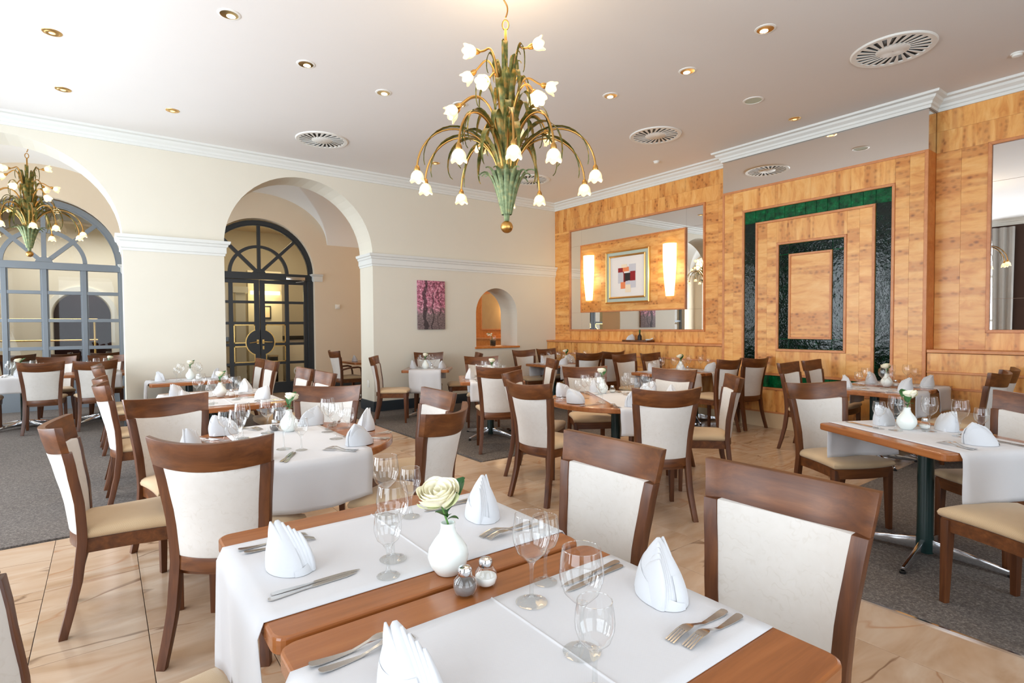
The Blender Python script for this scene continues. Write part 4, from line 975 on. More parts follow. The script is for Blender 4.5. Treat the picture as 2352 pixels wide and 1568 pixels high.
def extr(poly, zf, th=0.0022):
    n = len(poly); bm = bmesh.new()
    vs = [bm.verts.new((x, y, 0)) for x, y in poly]; f = bm.faces.new(vs)
    bmesh.ops.triangulate(bm, faces=[f]); bmesh.ops.subdivide_edges(bm, edges=[e for e in bm.edges if e.calc_length() > 0.05], cuts=2)
    g = bmesh.ops.extrude_face_region(bm, geom=list(bm.faces)); up = {v for v in g['geom'] if isinstance(v, bmesh.types.BMVert)}
    for v in bm.verts: v.co.z = zf(v.co.x) + (th if v in up else 0)
    bmesh.ops.recalc_face_normals(bm, faces=bm.faces); me = bpy.data.meshes.new('cutlery'); bm.to_mesh(me); bm.free()
    me.polygons.foreach_set('use_smooth', [True]*len(me.polygons)); me.set_sharp_from_angle(angle=R(50)); return me
def handle(y0, L):   # outline half of a waisted handle from x=0
    return [(0.0, 0.004), (0.004, 0.009), (0.02, 0.0098), (0.05, 0.0075), (0.085, 0.0042), (0.105, 0.0036)]
HB = handle(0, 0)
kn = HB + [(0.108, 0.0075), (0.125, 0.0085), (0.19, 0.0095), (0.215, 0.006), (0.232, 0.0)] + [(0.20, -0.0075), (0.108, -0.006)] + [(x, -y) for x, y in reversed(HB)]
KNIFE = extr(kn, lambda x: 0.001)
fk = HB + [(0.125, 0.0042), (0.135, 0.009), (0.145, 0.0115)]
tn = []
for k in range(4):
    y1 = 0.0115-0.0064*k; tn += [(0.203, y1), (0.204, y1-0.0034)]
    if k < 3: tn += [(0.160, y1-0.0038), (0.160, y1-0.0060)]
fk = fk + tn + [(0.145, -0.0115), (0.135, -0.009), (0.125, -0.0042)] + [(x, -y) for x, y in reversed(HB)]
FORK = extr(fk, lambda x: 0.001 + (0.012*math.sin(PI*min(1, max(0, (x-0.09)/0.114))) if x > 0.09 else 0) + 0.004*max(0, 1-x/0.03), 0.0018)
def vase_mesh():
    return MB().lathe([(0.0, 0), (0.030, 0), (0.034, 0.003), (0.050, 0.025), (0.056, 0.048), (0.052, 0.070), (0.038, 0.092), (0.024, 0.110), (0.0195, 0.126), (0.0205, 0.138), (0.018, 0.139), (0.016, 0.128), (0.014, 0.11), (0.0, 0.108)], 36).mesh('bud_vase', 60)
VASE = vase_mesh()
ROSE = ((3, 0.010, 0.046, 1.25, 0.0), (3, 0.018, 0.048, 1.10, 0.05), (4, 0.026, 0.050, 0.95, 0.10), (5, 0.033, 0.049, 0.90, 0.16), (5, 0.037, 0.047, 0.85, 0.28), (4, 0.037, 0.032, 0.70, 0.5))
def petal_mesh(k):
    n, Rr, H, hw_, flare = ROSE[k]; rows = []
    for i in range(9):
        s = i/8; row = []
        for j in range(9):
            u = -1+2*j/8; sv = s*(1-0.22*abs(u)**2.2)
            r = Rr*(0.18+0.82*math.sin(PI/2*min(1, sv*1.35))) - (0.25*Rr*max(0, sv-0.6) if flare < 0.1 else 0) + flare*0.034*max(0, sv-0.62)**1.4*2.2
            z = H*sv - flare*0.012*max(0, sv-0.72)*2 + 0.0012*math.sin(5*u+k*1.7)*s
            a = u*hw_*(0.55+0.45*min(1, sv*1.6)); r += 0.0022*u*k*0.5
            row.append((r*math.sin(a), r*math.cos(a), z))
        rows.append(row)
    mb = MB(); mb.loft(rows, False, False); return mb
def rose_parts():
    return [(k, 2*PI*(q+0.37*k)/ROSE[k][0] + 0.5*k) for k in range(len(ROSE)) for q in range(ROSE[k][0])]
PET = {}
def petal_me(k):
    if k not in PET: PET[k] = petal_mesh(k).mesh('petal', 80)
    return PET[k]
def leaf_mesh():
    rows = []
    for i in range(9):
        s = i/8; w = 0.021*math.sin(PI*min(1, s*0.98+0.01))**0.8; rows.append([(u*w, 0.062*s, 0.010*math.sin(PI*s)+0.005*abs(u)) for u in (-1, -0.5, 0, 0.5, 1)])
    mb = MB(); mb.loft(rows, False, False); return mb.mesh('leaf', 60)
LEAF = leaf_mesh()
bl = MB()
for (k, a) in rose_parts():
    p = petal_mesh(k); m = Matrix.Rotation(a, 4, 'Z'); bl.add([m @ Vector(v) for v in p.v], p.f)
BLOOM = bl.mesh('bloom', 80)
def rose(x, y, z0, label, lean=(0.0, 0.0), detail=False, scale=1.0, spin=0.0):
    o = empty('rose', (x, y, z0), spin, label, 'flower', 'single cream roses in white vases')
    o.scale = (scale,)*3
    top = Vector((lean[0], lean[1], 0.060))
    put('stem', MB().tube([(0, 0, -0.06), (0, 0, 0), tuple(top*0.6), tuple(top)], 0.0028, 6).mesh('stem', 60), 'stem_green', o)
    if detail:
        f = empty('bloom', tuple(top), 0); f.parent = o; f.rotation_euler = (R(16), R(-12), 0); f.scale = (1.36, 1.36, 1.28); f.location = tuple(top-Vector((0,0,0.012)))
        for (k, a) in rose_parts():
            p = put('petal', petal_me(k), 'rose_petal' if k < 5 else 'rose_petal_outer', f); p.rotation_euler = (0, 0, a)
    else:
        put('bloom', BLOOM, 'rose_petal', o, tuple(top), 0, (R(-10), R(12*(1 if lean[0] >= 0 else -1)), 0))
    for (a, s, t, zz) in ((-62, 1.7, 50, 0.030), (35, 0.75, 8, 0.016), (160, 0.6, 15, 0.02), (235, 0.5, 5, 0.012)):
        l = put('leaf', LEAF, 'leaf_green', o, (0, 0, zz), 0, (R(t), 0, R(a))); l.scale = (s,)*3
    return o
def shaker(x, y, kind, td, z=TZ):
    o = empty(f'{kind}_shaker', (x, y, z), 0, f'round glass {kind} shaker with silver cap beside the vase, {td}', 'shaker', f'{kind} shakers')
    if kind not in SH:
        SH[kind] = (MB().lathe([(0.018, 0.0), (0.026, 0.006), (0.031, 0.022), (0.028, 0.038), (0.018, 0.050), (0.0155, 0.054)], 26).mesh('glass_body', 60),
                    MB().lathe([(0.0, 0.003), (0.017, 0.003), (0.024, 0.008), (0.0285, 0.022), (0.0265 if kind == 'pepper' else 0.0275, 0.034 if kind == 'pepper' else 0.027), (0.0, 0.036 if kind == 'pepper' else 0.027)], 22).mesh('contents', 60),
                    MB().lathe([(0.0165, 0.050), (0.0178, 0.052), (0.0178, 0.066), (0.015, 0.071), (0.006, 0.074), (0.0, 0.074)], 22).mesh('cap', 40))
    put('glass_body', SH[kind][0], 'goblet_glass', o); put('contents', SH[kind][1], kind, o); put('cap', SH[kind][2], 'chrome', o)
SH = {}
def item(name, me, mats, x, y, rz, label, cat, group, z=TZ):
    o = put(name, me, mats, None, (x, y, z), rz); return tag(o, label, cat, group)
CT = TZ + 0.0045
cnt = [0]
def place(td, pd, ex, ey, ang, order='kf', cut=True, glasses=2, nap=0.135, z=CT, rev=False, gl=None, spread=0.165):
    # ex, ey: table edge in front of the diner; ang: the way the diner looks
    a = R(ang); dx, dy = math.cos(a), math.sin(a); lx, ly = -dy, dx; cnt[0] += 1; q = cnt[0]; rnd = random.Random(q*13)
    def P(f, l): return ex+dx*f+lx*l, ey+dy*f+ly*l
    x, y = P(nap, 0.0+rnd.uniform(-0.02, 0.02))
    item('napkin', NAP[q % 5], 'linen', x, y, a+PI+rnd.uniform(-0.5, 0.5), f'white napkin folded to a peak, {pd} seat, {td}', 'napkin', 'folded white napkins', z)
    if cut:
        for k, nm in enumerate(('outer', 'inner')):
            x, y = P(0.03+0.012*k, -(spread+0.014-0.024*k)); item('table_knife', KNIFE, 'steel', x, y, a+0.05+rnd.uniform(-.05, .05), f'{nm} steel table knife, {pd} seat, {td}', 'knife', 'steel table knives', z)
            x, y = P(0.03+0.010*k, (spread+0.030-0.032*k)); item('table_fork', FORK, 'steel', x, y, a+rnd.uniform(-.08, .08), f'{nm} steel table fork, {pd} seat, {td}', 'fork', 'steel table forks', z)
    for k, nm in enumerate(('tall', 'short')[:glasses]):
        f, l = gl[k] if gl else ((0.345, -0.075) if k == 0 else (0.30, -0.165))
        x, y = P(f+rnd.uniform(-.012, .012), l+rnd.uniform(-.012, .012)); item('wine_glass', GOB[nm], ['goblet_glass', 'stem_glass'], x, y, 0, f'{nm} stemmed wine glass, {pd} seat, {td}', 'glass', 'stemmed wine glasses', z)
def centre(td, x, y, sx=None, sy=None, detail=False, lean=(0.02, 0.01), z=CT, shakers=('salt',), spin=0.0, vs=1.0):
    v = put('bud_vase', VASE, 'porcelain', None, (x, y, z)); v.scale = (vs,)*3; tag(v, f'pear-shaped white bud vase, {td}', 'vase', 'white bud vases')
    rose(x, y, z+0.135*vs, f'cream rose in a white vase, {td}', lean, detail, 1.0, spin)
    for k, s in enumerate(shakers): shaker((sx if sx else x+0.09)+0.0*k, (sy if sy else y-0.05)+0.06*k, s, td, z)

# front pair
tA1, tA2 = 'front rose-vase table', 'nearest table'
table(0.735, 1.615, 0, 'front wooden table carrying the big white rose vase', 'dining_table', 0.455, 0.375, z=T0, star=10)
table(0.735, 0.845, 0, 'nearest wooden table at the bottom of the photo', 'dining_table', 0.455, 0.375, z=T0, star=0)
runner(0.735, 1.60, 0, -0.27, 0.265, rect_rim(0.455), 0.36, 0.22, 'white runner hanging over the end of the rose-vase table', 1)
runner(0.735, 0.86, 0, -0.24, 0.245, rect_rim(0.455), 0.36, 0.0, 'white runner lying across the nearest table', 2)
place(tA1, 'window-side', 0.28, 1.605, 0, gl=((0.385, -0.135), (0.315, -0.225)), nap=0.125)
place(tA1, 'chair-side', 1.19, 1.615, 180, gl=((0.385, -0.175), (0.335, -0.145)), nap=0.13)
place(tA2, 'window-side', 0.28, 0.90, 0, gl=((0.50, -0.09), (0.43, -0.21)), nap=0.15)
place(tA2, 'chair-side', 1.19, 0.88, 180, gl=((0.36, -0.14), (0.265, -0.205)), nap=0.09)
centre(tA1, 0.745, 1.30, detail=True, lean=(-0.018, 0.012), shakers=(), z=TZ+0.0005, spin=R(-15))
shaker(0.715, 1.165, 'pepper', 'front', TZ+0.0005); shaker(0.785, 1.175, 'salt', 'front', TZ+0.0005)
# round tables
def round_set(td, cx, cy, angs, names, r=0.62, skip=()):
    for k, (a, nm) in enumerate(zip(angs, names)):
        place(td, nm, cx+r*math.cos(R(a)), cy+r*math.sin(R(a)), a+180, nap=0.12)
tB, tG = 'left round table', 'middle round table'
table(0.87, 3.44, 0, 'round wooden table left of centre under a white runner', 'round_table', rnd=0.62, z=T0, star=20)
runner(0.87, 3.44, 90, -0.31, 0.27, round_rim(0.62), 0.25, 0.22, 'white runner with wavy hem on the left round table', 3, False)
round_set(tB, 0.87, 3.44, (-122, -52, 0, 60, 122, 180), ('white-chair', 'dark-rail-chair', 'aisle', 'rose-side', 'tan-chair', 'profile-chair'))
centre(tB, 0.95, 3.70, 0.88, 3.78, lean=(0.02, 0.02), shakers=('pepper',))
table(3.78, 3.48, 0, 'round wooden table in the middle under a pointed white runner', 'round_table', rnd=0.62, z=T0, star=30)
runner(3.78, 3.48, 58, -0.40, 0.13, round_rim(0.62), 0.22, 0.2, 'white runner with hanging corner on the middle round table', 4, False)
round_set(tG, 3.78, 3.48, (-118, -50, 3, 62, 122, 178), ('camera-side', 'edge-on-chair', 'far-tile', 'rose-side', 'hidden-chair', 'window-side'))
centre(tG, 3.96, 3.82, 4.08, 3.80, lean=(0.01, 0.02), shakers=('salt',))
# pillar-side tables
for k, (y, l) in enumerate([(5.57, 'nearer half of the two joined pillar-side tables'), (6.32, 'farther half of the two joined pillar-side tables'), (8.26, 'table standing directly against the pillar')]):
    table(0.88, y, 0, 'wooden ' + l, 'dining_table', 0.452, 0.368, star=5*k)
    td = ('nearer pillar-side table', 'middle pillar-side table', 'table against the pillar')[k]
    runner(0.88, y, 0, -0.25, 0.25, rect_rim(0.452), 0.24, 0.24, 'white runner on the ' + td, 5+k)
    place(td, 'window-side', 0.428, y, 0); place(td, 'door-side', 1.332, y, 180)
centre('pillar-side tables', 0.90, 5.98, lean=(0.0, 0.02), shakers=('salt',)); centre('table against the pillar', 0.90, 8.28, lean=(0, 0.01), shakers=('salt',))
# tables in the first arch
for k, (x, td) in enumerate(((-0.95, 'arch table farther from pillar'), (-0.04, 'arch table next to pillar'))):
    table(x, 10.62, 0, f'wooden {td}, before the grey window', 'dining_table', 0.45, 0.37)
    runner(x, 10.62, 90, -0.25, 0.25, rect_rim(0.37), 0.22, 0.22, f'white runner on the {td}', 9+k)
    place(td, 'near', x, 10.25, 90); place(td, 'far', x, 10.99, -90)
centre('arch table next to pillar', 0.05, 10.65, lean=(0.02, 0.0)); centre('arch table farther from pillar', -0.98, 10.65, lean=(-0.02, 0.0))
# picture table
tE = 'small picture table'
table(4.20, 7.93, -35, 'small wooden table standing below the pink tree picture', 'dining_table', 0.37, 0.37)
runner(4.20, 7.93, 55, -0.25, 0.25, rect_rim(0.37), 0.36, 0.2, 'white runner hanging from the small picture table', 12)
place(tE, 'pier-side', 4.20-0.37*math.cos(R(35)), 7.93+0.37*math.sin(R(35)), -35); place(tE, 'ledge-side', 4.20+0.37*math.cos(R(35)), 7.93-0.37*math.sin(R(35)), 145)
place(tE, 'wall-side', 4.20+0.37*math.sin(R(35)), 7.93+0.37*math.cos(R(35)), -125, cut=False)
centre(tE, 4.12, 7.86, lean=(0.0, 0.0))
# angled table
tF = 'angled table'
fx, fy = 4.02, 5.88; cu, su = math.cos(R(-30)), math.sin(R(-30))
def FL(a, b): return fx+cu*a-su*b, fy+su*a+cu*b
table(fx, fy, -30, 'wooden table set at an angle on the carpet before the niche', 'dining_table', 0.40, 0.46, star=0)
runner(fx, fy, 60, -0.28, 0.28, rect_rim(0.46), 0.24, 0.24, 'white runner hanging behind a chair on the angled table', 13)
for nm, (a, b), an in (('near', (0, -0.46), 60), ('far', (0, 0.46), -120), ('wood-wall', (0.40, 0.05), 150), ('pier-side', (-0.40, 0.0), -30)):
    x, y = FL(a, b); place(tF, nm, x, y, an)
x, y = FL(0.03, 0.1); centre(tF, x, y, lean=(0.0, 0.0))
# wood wall tables
def wall_table(td, x, y, label, k):
    for i, dx in ((0, -0.33), (1, 0.33)):
        tt = f'{td}, ' + ('room half' if i == 0 else 'ledge half')
        table(x+dx, y, 0, f'{label}, ' + ('half nearer the room' if i == 0 else 'half against the ledge'), 'dining_table', 0.325, 0.40)
        runner(x+dx, y, 90, -0.2, 0.2, rect_rim(0.40), 0.24, 0.24, f'runner on the {tt}', 20+k*2+i)
        place(tt, 'near', x+dx, y-0.40, 90); place(tt, 'far', x+dx, y+0.40, -90)
    centre(td, x-0.02, y, lean=(-0.02, 0.0), shakers=('salt',))
wall_table('corner table', 6.72, 7.36, 'wooden table in the room corner', 0)
wall_table('table below mirror', 6.74, 4.92, 'wooden table below the mirror beside chimney', 1)
wall_table('tile-panel table', 6.72, 2.30, 'wooden table before the green tile panel', 2)
# right angled table
tR = 'right angled table'
U = Vector((0.47, 0.88)).normalized(); Vv = Vector((U.y, -U.x)); C0 = Vector((3.475, 0.925)) + U*0.47 + Vv*0.37
rzR = math.degrees(math.atan2(U.y, U.x))
table(C0.x, C0.y, rzR, 'wooden table at right with green pole and chrome star foot', 'dining_table', 0.47, 0.37, star=-15)
runner(C0.x, C0.y, rzR, -0.28, 0.285, rect_rim(0.47), 0.27, 0.25, 'white runner hanging at both ends of the right angled table', 30)
def RL(a, b): p = C0 + U*a + Vv*b; return p.x, p.y
for nm, (a, b), an in (('near-end', (-0.47, 0.03), rzR), ('far-end', (0.47, 0.0), rzR+180), ('wood-wall', (0.06, 0.37), rzR+90)):
    x, y = RL(a, b); place(tR, nm, x, y, an, nap=0.15)
x, y = RL(0.14, 0.0); sx, sy = RL(0.12, 0.11); centre(tR, x, y, sx, sy, lean=(0.03, -0.02), shakers=('salt',), spin=R(20))
# table in the niche right of the doors, and one beyond the window
table(4.20, 10.45, 0, 'wooden table behind the pier, right of the glass doors', 'dining_table', 0.40, 0.37)
place('table behind pier', 'arm-chair', 3.80, 10.45, 0, cut=False); place('table behind pier', 'far', 4.60, 10.45, 180, cut=False)
table(-0.3, 13.72, 0, 'wooden table beyond the grey arched window', 'dining_table', 0.8, 0.37, z=0.0)
place('table beyond window', 'left', -0.6, 13.35, 90, cut=False, z=TZ); place('table beyond window', 'right', 0.0, 13.35, 90, cut=False, z=TZ)

# ------------------------------------------------------------------ flower chandeliers
def bez(P, n=14):
    P = [Vector(p) for p in P]; out = []
    for i in range(n+1):
        t = i/n; Q = P[:]
        while len(Q) > 1: Q = [a.lerp(b, t) for a, b in zip(Q, Q[1:])]
        out.append(Q[0])
    return out
def strap(pts, w, mb=None, fold=0.006):
    # leaf ribbon with a keel along a 3D path; width swells then tapers to a point
    mb = mb or MB(); rows = []; n = len(pts)-1
    for i, p in enumerate(pts):
        t = (pts[min(i+1, n)] - pts[max(i-1, 0)]).normalized(); side = t.cross(Vector((0, 0, 1)))
        rad = Vector((p.x, p.y, 0))
        side = Vector((-rad.y, rad.x, 0)).normalized() if rad.length > 1e-4 else side.normalized()
        nor = side.cross(t).normalized(); s = i/n
        ww = w*(0.55+0.45*math.sin(PI*min(1, s*1.3)))*max(0.0, 1-max(0, s-0.70)/0.30)**0.8 + 0.0008
        rows.append([tuple(p - side*ww/2), tuple(p - side*ww/4 + nor*fold*0.7), tuple(p + nor*fold), tuple(p + side*ww/4 + nor*fold*0.7), tuple(p + side*ww/2)])
    mb.loft(rows, False, False); return mb
def tulip_mesh():
    seg = 48; prof = [(0.014, 0.0), (0.026, 0.008), (0.038, 0.024), (0.0435, 0.044), (0.043, 0.062), (0.046, 0.078)]
    rings = []
    for k, (r, z) in enumerate(prof):
        t = k/(len(prof)-1); row = []
        for j in range(seg):
            a = 2*PI*j/seg; sc_ = abs(math.sin(3*a)); rr = r*(1+0.05*t*math.cos(6*a)) + (0.010*t**3)*sc_; zz = z + (0.016*sc_**1.5 - 0.010)*t**2
            row.append((rr*math.cos(a), rr*math.sin(a), zz))
        rings.append(row)
    return MB().loft(rings, False, True).mesh('lamp_shade', 70)
TULIP = tulip_mesh()
SOCK = MB().lathe([(0.010, -0.035), (0.018, -0.022), (0.021, -0.006), (0.019, 0.004), (0.0, 0.004)], 14).mesh('socket', 50)
BULB = MB().lathe([(0.0, 0.012), (0.012, 0.016), (0.020, 0.032), (0.022, 0.045), (0.015, 0.058), (0.0, 0.064)], 16).mesh('bulb', 80)
def chandelier(x, y, z, az, label, chain_top, links=0):
    o = empty('chandelier', (x, y, z), -az, label, 'chandelier')
    put('ball', MB().lathe([(0.0, -0.045)] + [(0.045*math.cos(R(a)), 0.045*math.sin(R(a))) for a in range(-80, 81, 10)] + [(0.0, 0.045)], 28).mesh('ball', 80), 'bronze_gold', o)
    # fluted basket of leaves above the ball
    def cone_r(t): return 0.016 + 0.085*t**1.35
    rings = []
    for i in range(15):
        t = i/14; zz = 0.035 + 0.36*t
        rings.append([((cone_r(t)*(1+0.07*math.cos(12*2*PI*j/72)))*math.cos(2*PI*j/72), (cone_r(t)*(1+0.07*math.cos(12*2*PI*j/72)))*math.sin(2*PI*j/72), zz) for j in range(72)])
    put('leaf_basket', MB().loft(rings, True, True).mesh('leaf_basket', 60), 'patina_cone', o)
    for k in range(14):
        a = 2*PI*k/14; d = Vector((math.sin(a), -math.cos(a), 0))
        pts = bez([d*0.03+Vector((0, 0, 0.09)), d*0.07+Vector((0, 0, 0.25)), d*0.10+Vector((0, 0, 0.40)), d*0.15+Vector((0, 0, 0.43)), d*(0.19+0.02*(k % 2))+Vector((0, 0, 0.40-0.02*(k % 3)))], 10)
        put('basket_leaf', strap(pts, 0.036, fold=0.009).mesh('basket_leaf', 60), 'patina_cone', o)
    # upright bundle and rod
    put('rod', MB().tube([(0, 0, 0.3), (0, 0, 1.42)], 0.010, 10).mesh('rod', 60), 'bronze_gold', o)
    rnd = random.Random(5)
    for k in range(16):
        a = 2*PI*k/16+0.2; h = rnd.uniform(0.75, 1.28); d = Vector((math.sin(a), -math.cos(a), 0)); tip = d*rnd.uniform(0.05, 0.13)
        pts = bez([d*0.075+Vector((0, 0, 0.36)), d*0.055+Vector((0, 0, 0.6)), d*0.028+Vector((0, 0, h-0.1)), d*0.03+Vector((0, 0, h+0.05)), tip+Vector((0, 0, h+0.06)), tip*1.1+Vector((0, 0, h+0.0))], 16)
        put('upright_leaf', strap(pts, 0.040).mesh('upright_leaf', 60), 'patina_leaf', o)
    # arching leaves in tiers
    for (n, r, ztop, zend, z0, a0, w) in ((12, 0.30, 0.86, 0.60, 0.42, 0.1, 0.050), (9, 0.42, 0.70, 0.40, 0.38, 0.25, 0.052), (8, 0.23, 1.06, 0.86, 0.6, 0.5, 0.042), (5, 0.16, 1.28, 1.12, 0.9, 0.0, 0.034)):
        for k in range(n):
            a = 2*PI*k/n+a0+rnd.uniform(-.12, .12); rr = r*rnd.uniform(0.82, 1.18); d = Vector((math.sin(a), -math.cos(a), 0)); zt = ztop+rnd.uniform(-.05, .05)
            pts = bez([d*0.06+Vector((0, 0, z0)), d*0.07+Vector((0, 0, (z0+zt)/2+0.08)), d*rr*0.55+Vector((0, 0, zt+0.12)), d*rr*1.05+Vector((0, 0, zt+0.02)), d*rr+Vector((0, 0, zend)), d*rr*0.86+Vector((0, 0, zend-0.03))], 16)
            put('arching_leaf', strap(pts, w).mesh('arching_leaf', 60), 'patina_leaf', o)
    B = [(4, .65, .40, 0, 0), (-27, .65, .40, 0, 0), (27, .65, .40, 0, 0), (-80, .64, .40, 0, 0), (80, .64, .40, 0, 0), (-108, .65, .39, 0, 0), (112, .65, .39, 0, 0), (-145, .65, .39, 0, 0), (155, .65, .39, 0, 0), (178, .65, .38, 0, 0),
         (-84, .34, .86, 1, 52), (-102, .36, .88, 1, 50), (35, .33, .86, 1, 40), (130, .40, .78, 1, 30), (-150, .38, .74, 1, 20), (165, .33, .86, 1, 45),
         (95, .27, 1.03, 2, 75), (140, .27, 1.07, 2, 50), (-32, .23, .98, 2, 55), (-62, .22, 1.21, 2, 78), (-112, .25, 1.16, 2, 60), (75, .18, 1.27, 2, 100)]
    for (phi, r, zz, tier, tilt) in B:
        a = R(phi); d = Vector((math.sin(a), -math.cos(a), 0)); e = d*r+Vector((0, 0, zz)); t = R(tilt)
        axis = (d*math.sin(t) + Vector((0, 0, -math.cos(t)))).normalized()        # way the flower opens
        back = e - axis*0.10
        if tier == 0: c = [d*0.06+Vector((0, 0, 0.40)), d*0.10+Vector((0, 0, 0.62)), d*0.30+Vector((0, 0, 0.80)), d*(r-0.06)+Vector((0, 0, 0.74)), back, e]
        else: c = [d*0.045+Vector((0, 0, zz-0.42)), d*0.06+Vector((0, 0, zz-0.1)), d*0.08+Vector((0, 0, zz+0.12)), d*(r*0.75)+Vector((0, 0, zz+0.14*math.cos(t)+0.03)), back, e]
        arm = put('arm', MB().tube(bez(c, 18), 0.0075, 7).mesh('arm', 60), 'bronze_gold', o)
        q = axis.to_track_quat('Z', 'Y').to_euler(); st = e + axis*0.02
        put('socket', SOCK, 'bronze_gold', arm, tuple(st), 0, q); put('lamp_shade', TULIP, 'lamp_glass', arm, tuple(st), 0, q); put('bulb', BULB, 'bulb_glow', arm, tuple(st), 0, q)
        if tier == 0:
            c2 = [Vector(p)+Vector((0, 0, 0.02)) for p in c[:4]] + [back+Vector((0, 0, 0.02))-d*0.02, e+d*0.0+Vector((0, 0, 0.02))-d*0.05]
            put('sheath_leaf', strap(bez(c2, 16), 0.042).mesh('sheath_leaf', 60), 'patina_leaf', arm)
    mb = MB(); top = chain_top - z
    mb.tube([(0.022*math.sin(2*PI*i/14), 0, 1.45+0.035*math.cos(2*PI*i/14)) for i in range(15)], 0.006, 6)
    mb.tube(bez([(0.0, 0, 1.50), (0.03, 0, 1.56), (0.02, 0, 1.62), (-0.03, 0, 1.60), (-0.01, 0, 1.68)], 10), 0.006, 6)
    put('hook', mb.mesh('hook', 60), 'bronze_gold', o)
    mb = MB()
    if links:
        L = (top-1.66)/links
        for k in range(links):
            zc = 1.66+L*(k+0.5); h = k % 2
            mb.tube([((0.012*math.cos(2*PI*i/12)) if h else 0, 0 if h else 0.012*math.cos(2*PI*i/12), zc+L*0.62*math.sin(2*PI*i/12)) for i in range(13)], 0.0035, 5)
        put('chain', mb.mesh('chain', 60), 'bronze_gold', o)
    else:
        mb.tube([(0, 0, 1.66), (0, 0, top)], 0.008, 8); put('chain', mb.mesh('chain', 60), 'bronze_gold', o)
    return o
d_ = (_fw + _ri*((1164-1176)/F_PX) - _up2*((521-784)/F_PX))*4.0
chandelier(d_.x, d_.y, EYE+d_.z, math.atan2(d_.x, d_.y), 'large gilt and green flower chandelier in the middle of the hall', ZC, 0)
light('chandelier_light', 'POINT', (d_.x, d_.y, 3.05), 26, WARM, radius=0.35)
light('chandelier_light', 'POINT', (d_.x, d_.y, 3.62), 14, WARM, radius=0.2)
chandelier(-0.86, 10.87, 2.55, math.atan2(-0.86, 10.87), 'smaller looking flower chandelier hanging on a chain inside the first arch', 4.24, 8)
light('chandelier_light', 'POINT', (-0.86, 10.87, 3.4), 14, WARM, radius=0.3)

# ------------------------------------------------------------------ small things on the walls and ledge
tp = empty('tree_picture', (4.70, YW, 1.815), 0, 'tall canvas print of pink blossoming trees on the cream wall', 'picture')
put('canvas', MB().box(-0.272, 0.272, -0.035, 0, -0.432, 0.432).mesh('canvas', 40, 0.003), 'blossom_print', tp)
so = empty('wall_socket', (A2X[1], 8.98, 0.46), 0, 'small white wall socket low on the pier side', 'socket')
put('plate', MB().box(-0.012, 0, -0.04, 0.04, -0.06, 0.06).mesh('plate', 40, 0.004), 'white_plastic', so)
put('insert', MB().lathe([(0.022, 0), (0.022, 0.003), (0.0, 0.001)], 16).mesh('insert', 40), 'glazed_white', so, (-0.012, 0, 0), 0, (0, -PI/2, 0))
nv = empty('flower_glass', (6.21, 8.98, 1.041), 0, 'square glass of black pebbles with a twig in the wall niche', 'vase')
put('glass_wall', MB().box(-0.045, 0.045, -0.045, 0.045, 0, 0.20).mesh('glass_wall', 40, 0.003), 'goblet_glass', nv)
put('pebbles', MB().box(-0.040, 0.040, -0.040, 0.040, 0.004, 0.115).mesh('pebbles', 40, 0.006), 'black', nv)
put('twig', MB().tube([(0, 0, 0.1), (-0.03, 0, 0.2), (-0.08, -0.01, 0.245), (-0.13, -0.01, 0.26)], 0.005, 6).mesh('twig', 60), 'stem_green', nv)
mb = MB()
for k in range(9): mb.lathe([(0, -0.016), (0.014, -0.008), (0.018, 0), (0.012, 0.012), (0, 0.015)], 8, (-0.03-0.014*k, 0.012*math.sin(k*2.1), 0.225+0.02*math.cos(k*1.7)))
put('blossoms', mb.mesh('blossoms', 60), 'rose_petal', nv)
tr = empty('tray', (7.52, 6.40, 1.14), 0, 'shallow wooden tray on the ledge below the mirror', 'tray')
put('tray_floor', MB().box(-0.09, 0.09, -0.27, 0.27, 0, 0.012).mesh('tray_floor', 40, 0.003), 'chair_wood', tr)
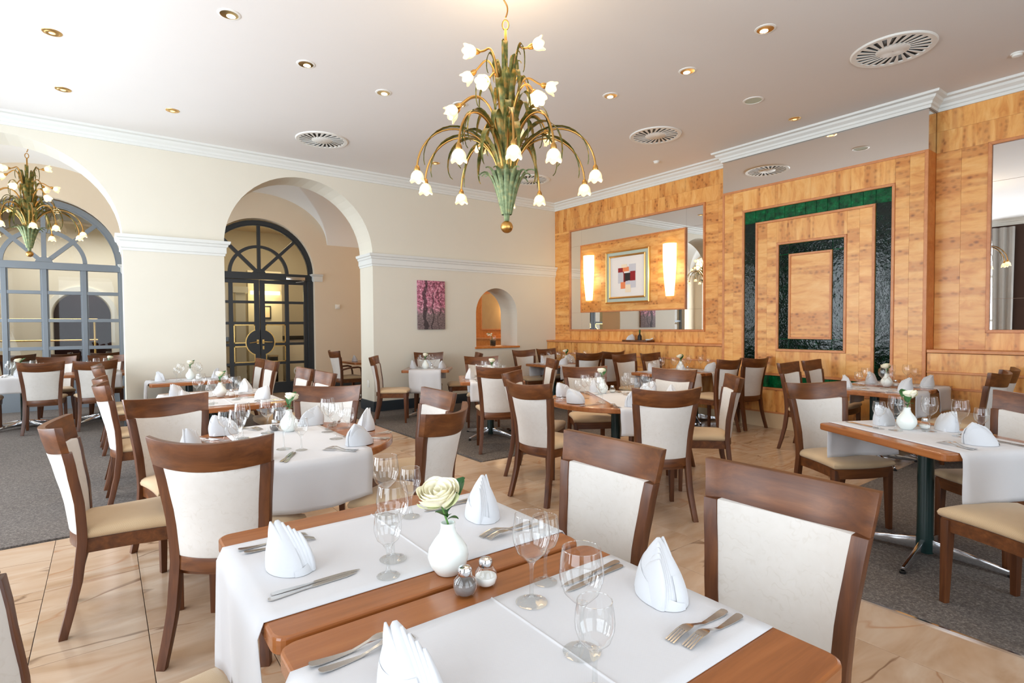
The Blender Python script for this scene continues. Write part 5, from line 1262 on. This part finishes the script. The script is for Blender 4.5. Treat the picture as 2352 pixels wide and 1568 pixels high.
for (a, b, c, d) in ((-0.10, -0.085, -0.28, 0.28), (0.085, 0.10, -0.28, 0.28), (-0.085, 0.085, -0.28, -0.265), (-0.085, 0.085, 0.265, 0.28)):
    put('tray_rim', MB().box(a, b, c, d, 0, 0.035).mesh('tray_rim', 40, 0.003), 'chair_wood', tr)
bo = empty('bottle', (7.52, 6.36, 1.153), 0, 'dark oil bottle with green top in the ledge tray', 'bottle')
put('body', MB().lathe([(0, 0), (0.034, 0), (0.036, 0.01), (0.036, 0.09), (0.014, 0.125), (0.012, 0.15), (0, 0.15)], 20).mesh('body', 60), 'black', bo)
put('cap', MB().lathe([(0.014, 0.15), (0.016, 0.155), (0.016, 0.20), (0, 0.205)], 16).mesh('cap', 50), 'leaf_green', bo)
item('napkin', NAP[1], 'linen', 7.51, 6.57, 1.0, 'white folded napkin standing in the ledge tray', 'napkin', 'folded white napkins', 1.153)
sb = empty('cruet', (7.53, 6.18, 1.153), 0, 'white sauce dish at the far end of the ledge tray', 'dish')
put('bowl', MB().lathe([(0, 0), (0.03, 0), (0.045, 0.02), (0.05, 0.04), (0.046, 0.04), (0.03, 0.008), (0, 0.006)], 22).mesh('bowl', 60), 'porcelain', sb)
put('spout', MB().tube([(0.03, -0.02, 0.03), (0.05, -0.06, 0.055)], [0.014, 0.008], 8).mesh('spout', 60), 'porcelain', sb)

# nudge glasses so that nothing on the tables runs into anything else
_tops = [o for o in sc.objects if o.parent is None and o.get('category') in ('glass', 'vase', 'napkin', 'shaker')]
_rad = {'vase': 0.058, 'napkin': 0.070, 'shaker': 0.033}
_loc = {o: Vector((o.location.x, o.location.y)) for o in _tops}
_r = lambda o: _rad.get(o['category'], 0.047 if o['label'].startswith('tall') else 0.039)
for _ in range(12):
    for o in _tops:
        if o['category'] == 'vase': continue
        for q in _tops:
            if q is o: continue
            d = _loc[o]-_loc[q]; m = _r(o)+_r(q)+0.002
            if 1e-6 < d.length < m and (q['category'] in ('vase',) or o['category'] == 'glass' or o['category'] == q['category']):
                _loc[o] += d.normalized()*(m-d.length)*(1.0 if q['category'] != 'glass' else 0.5)
for o in _tops: o.location.x, o.location.y = _loc[o]
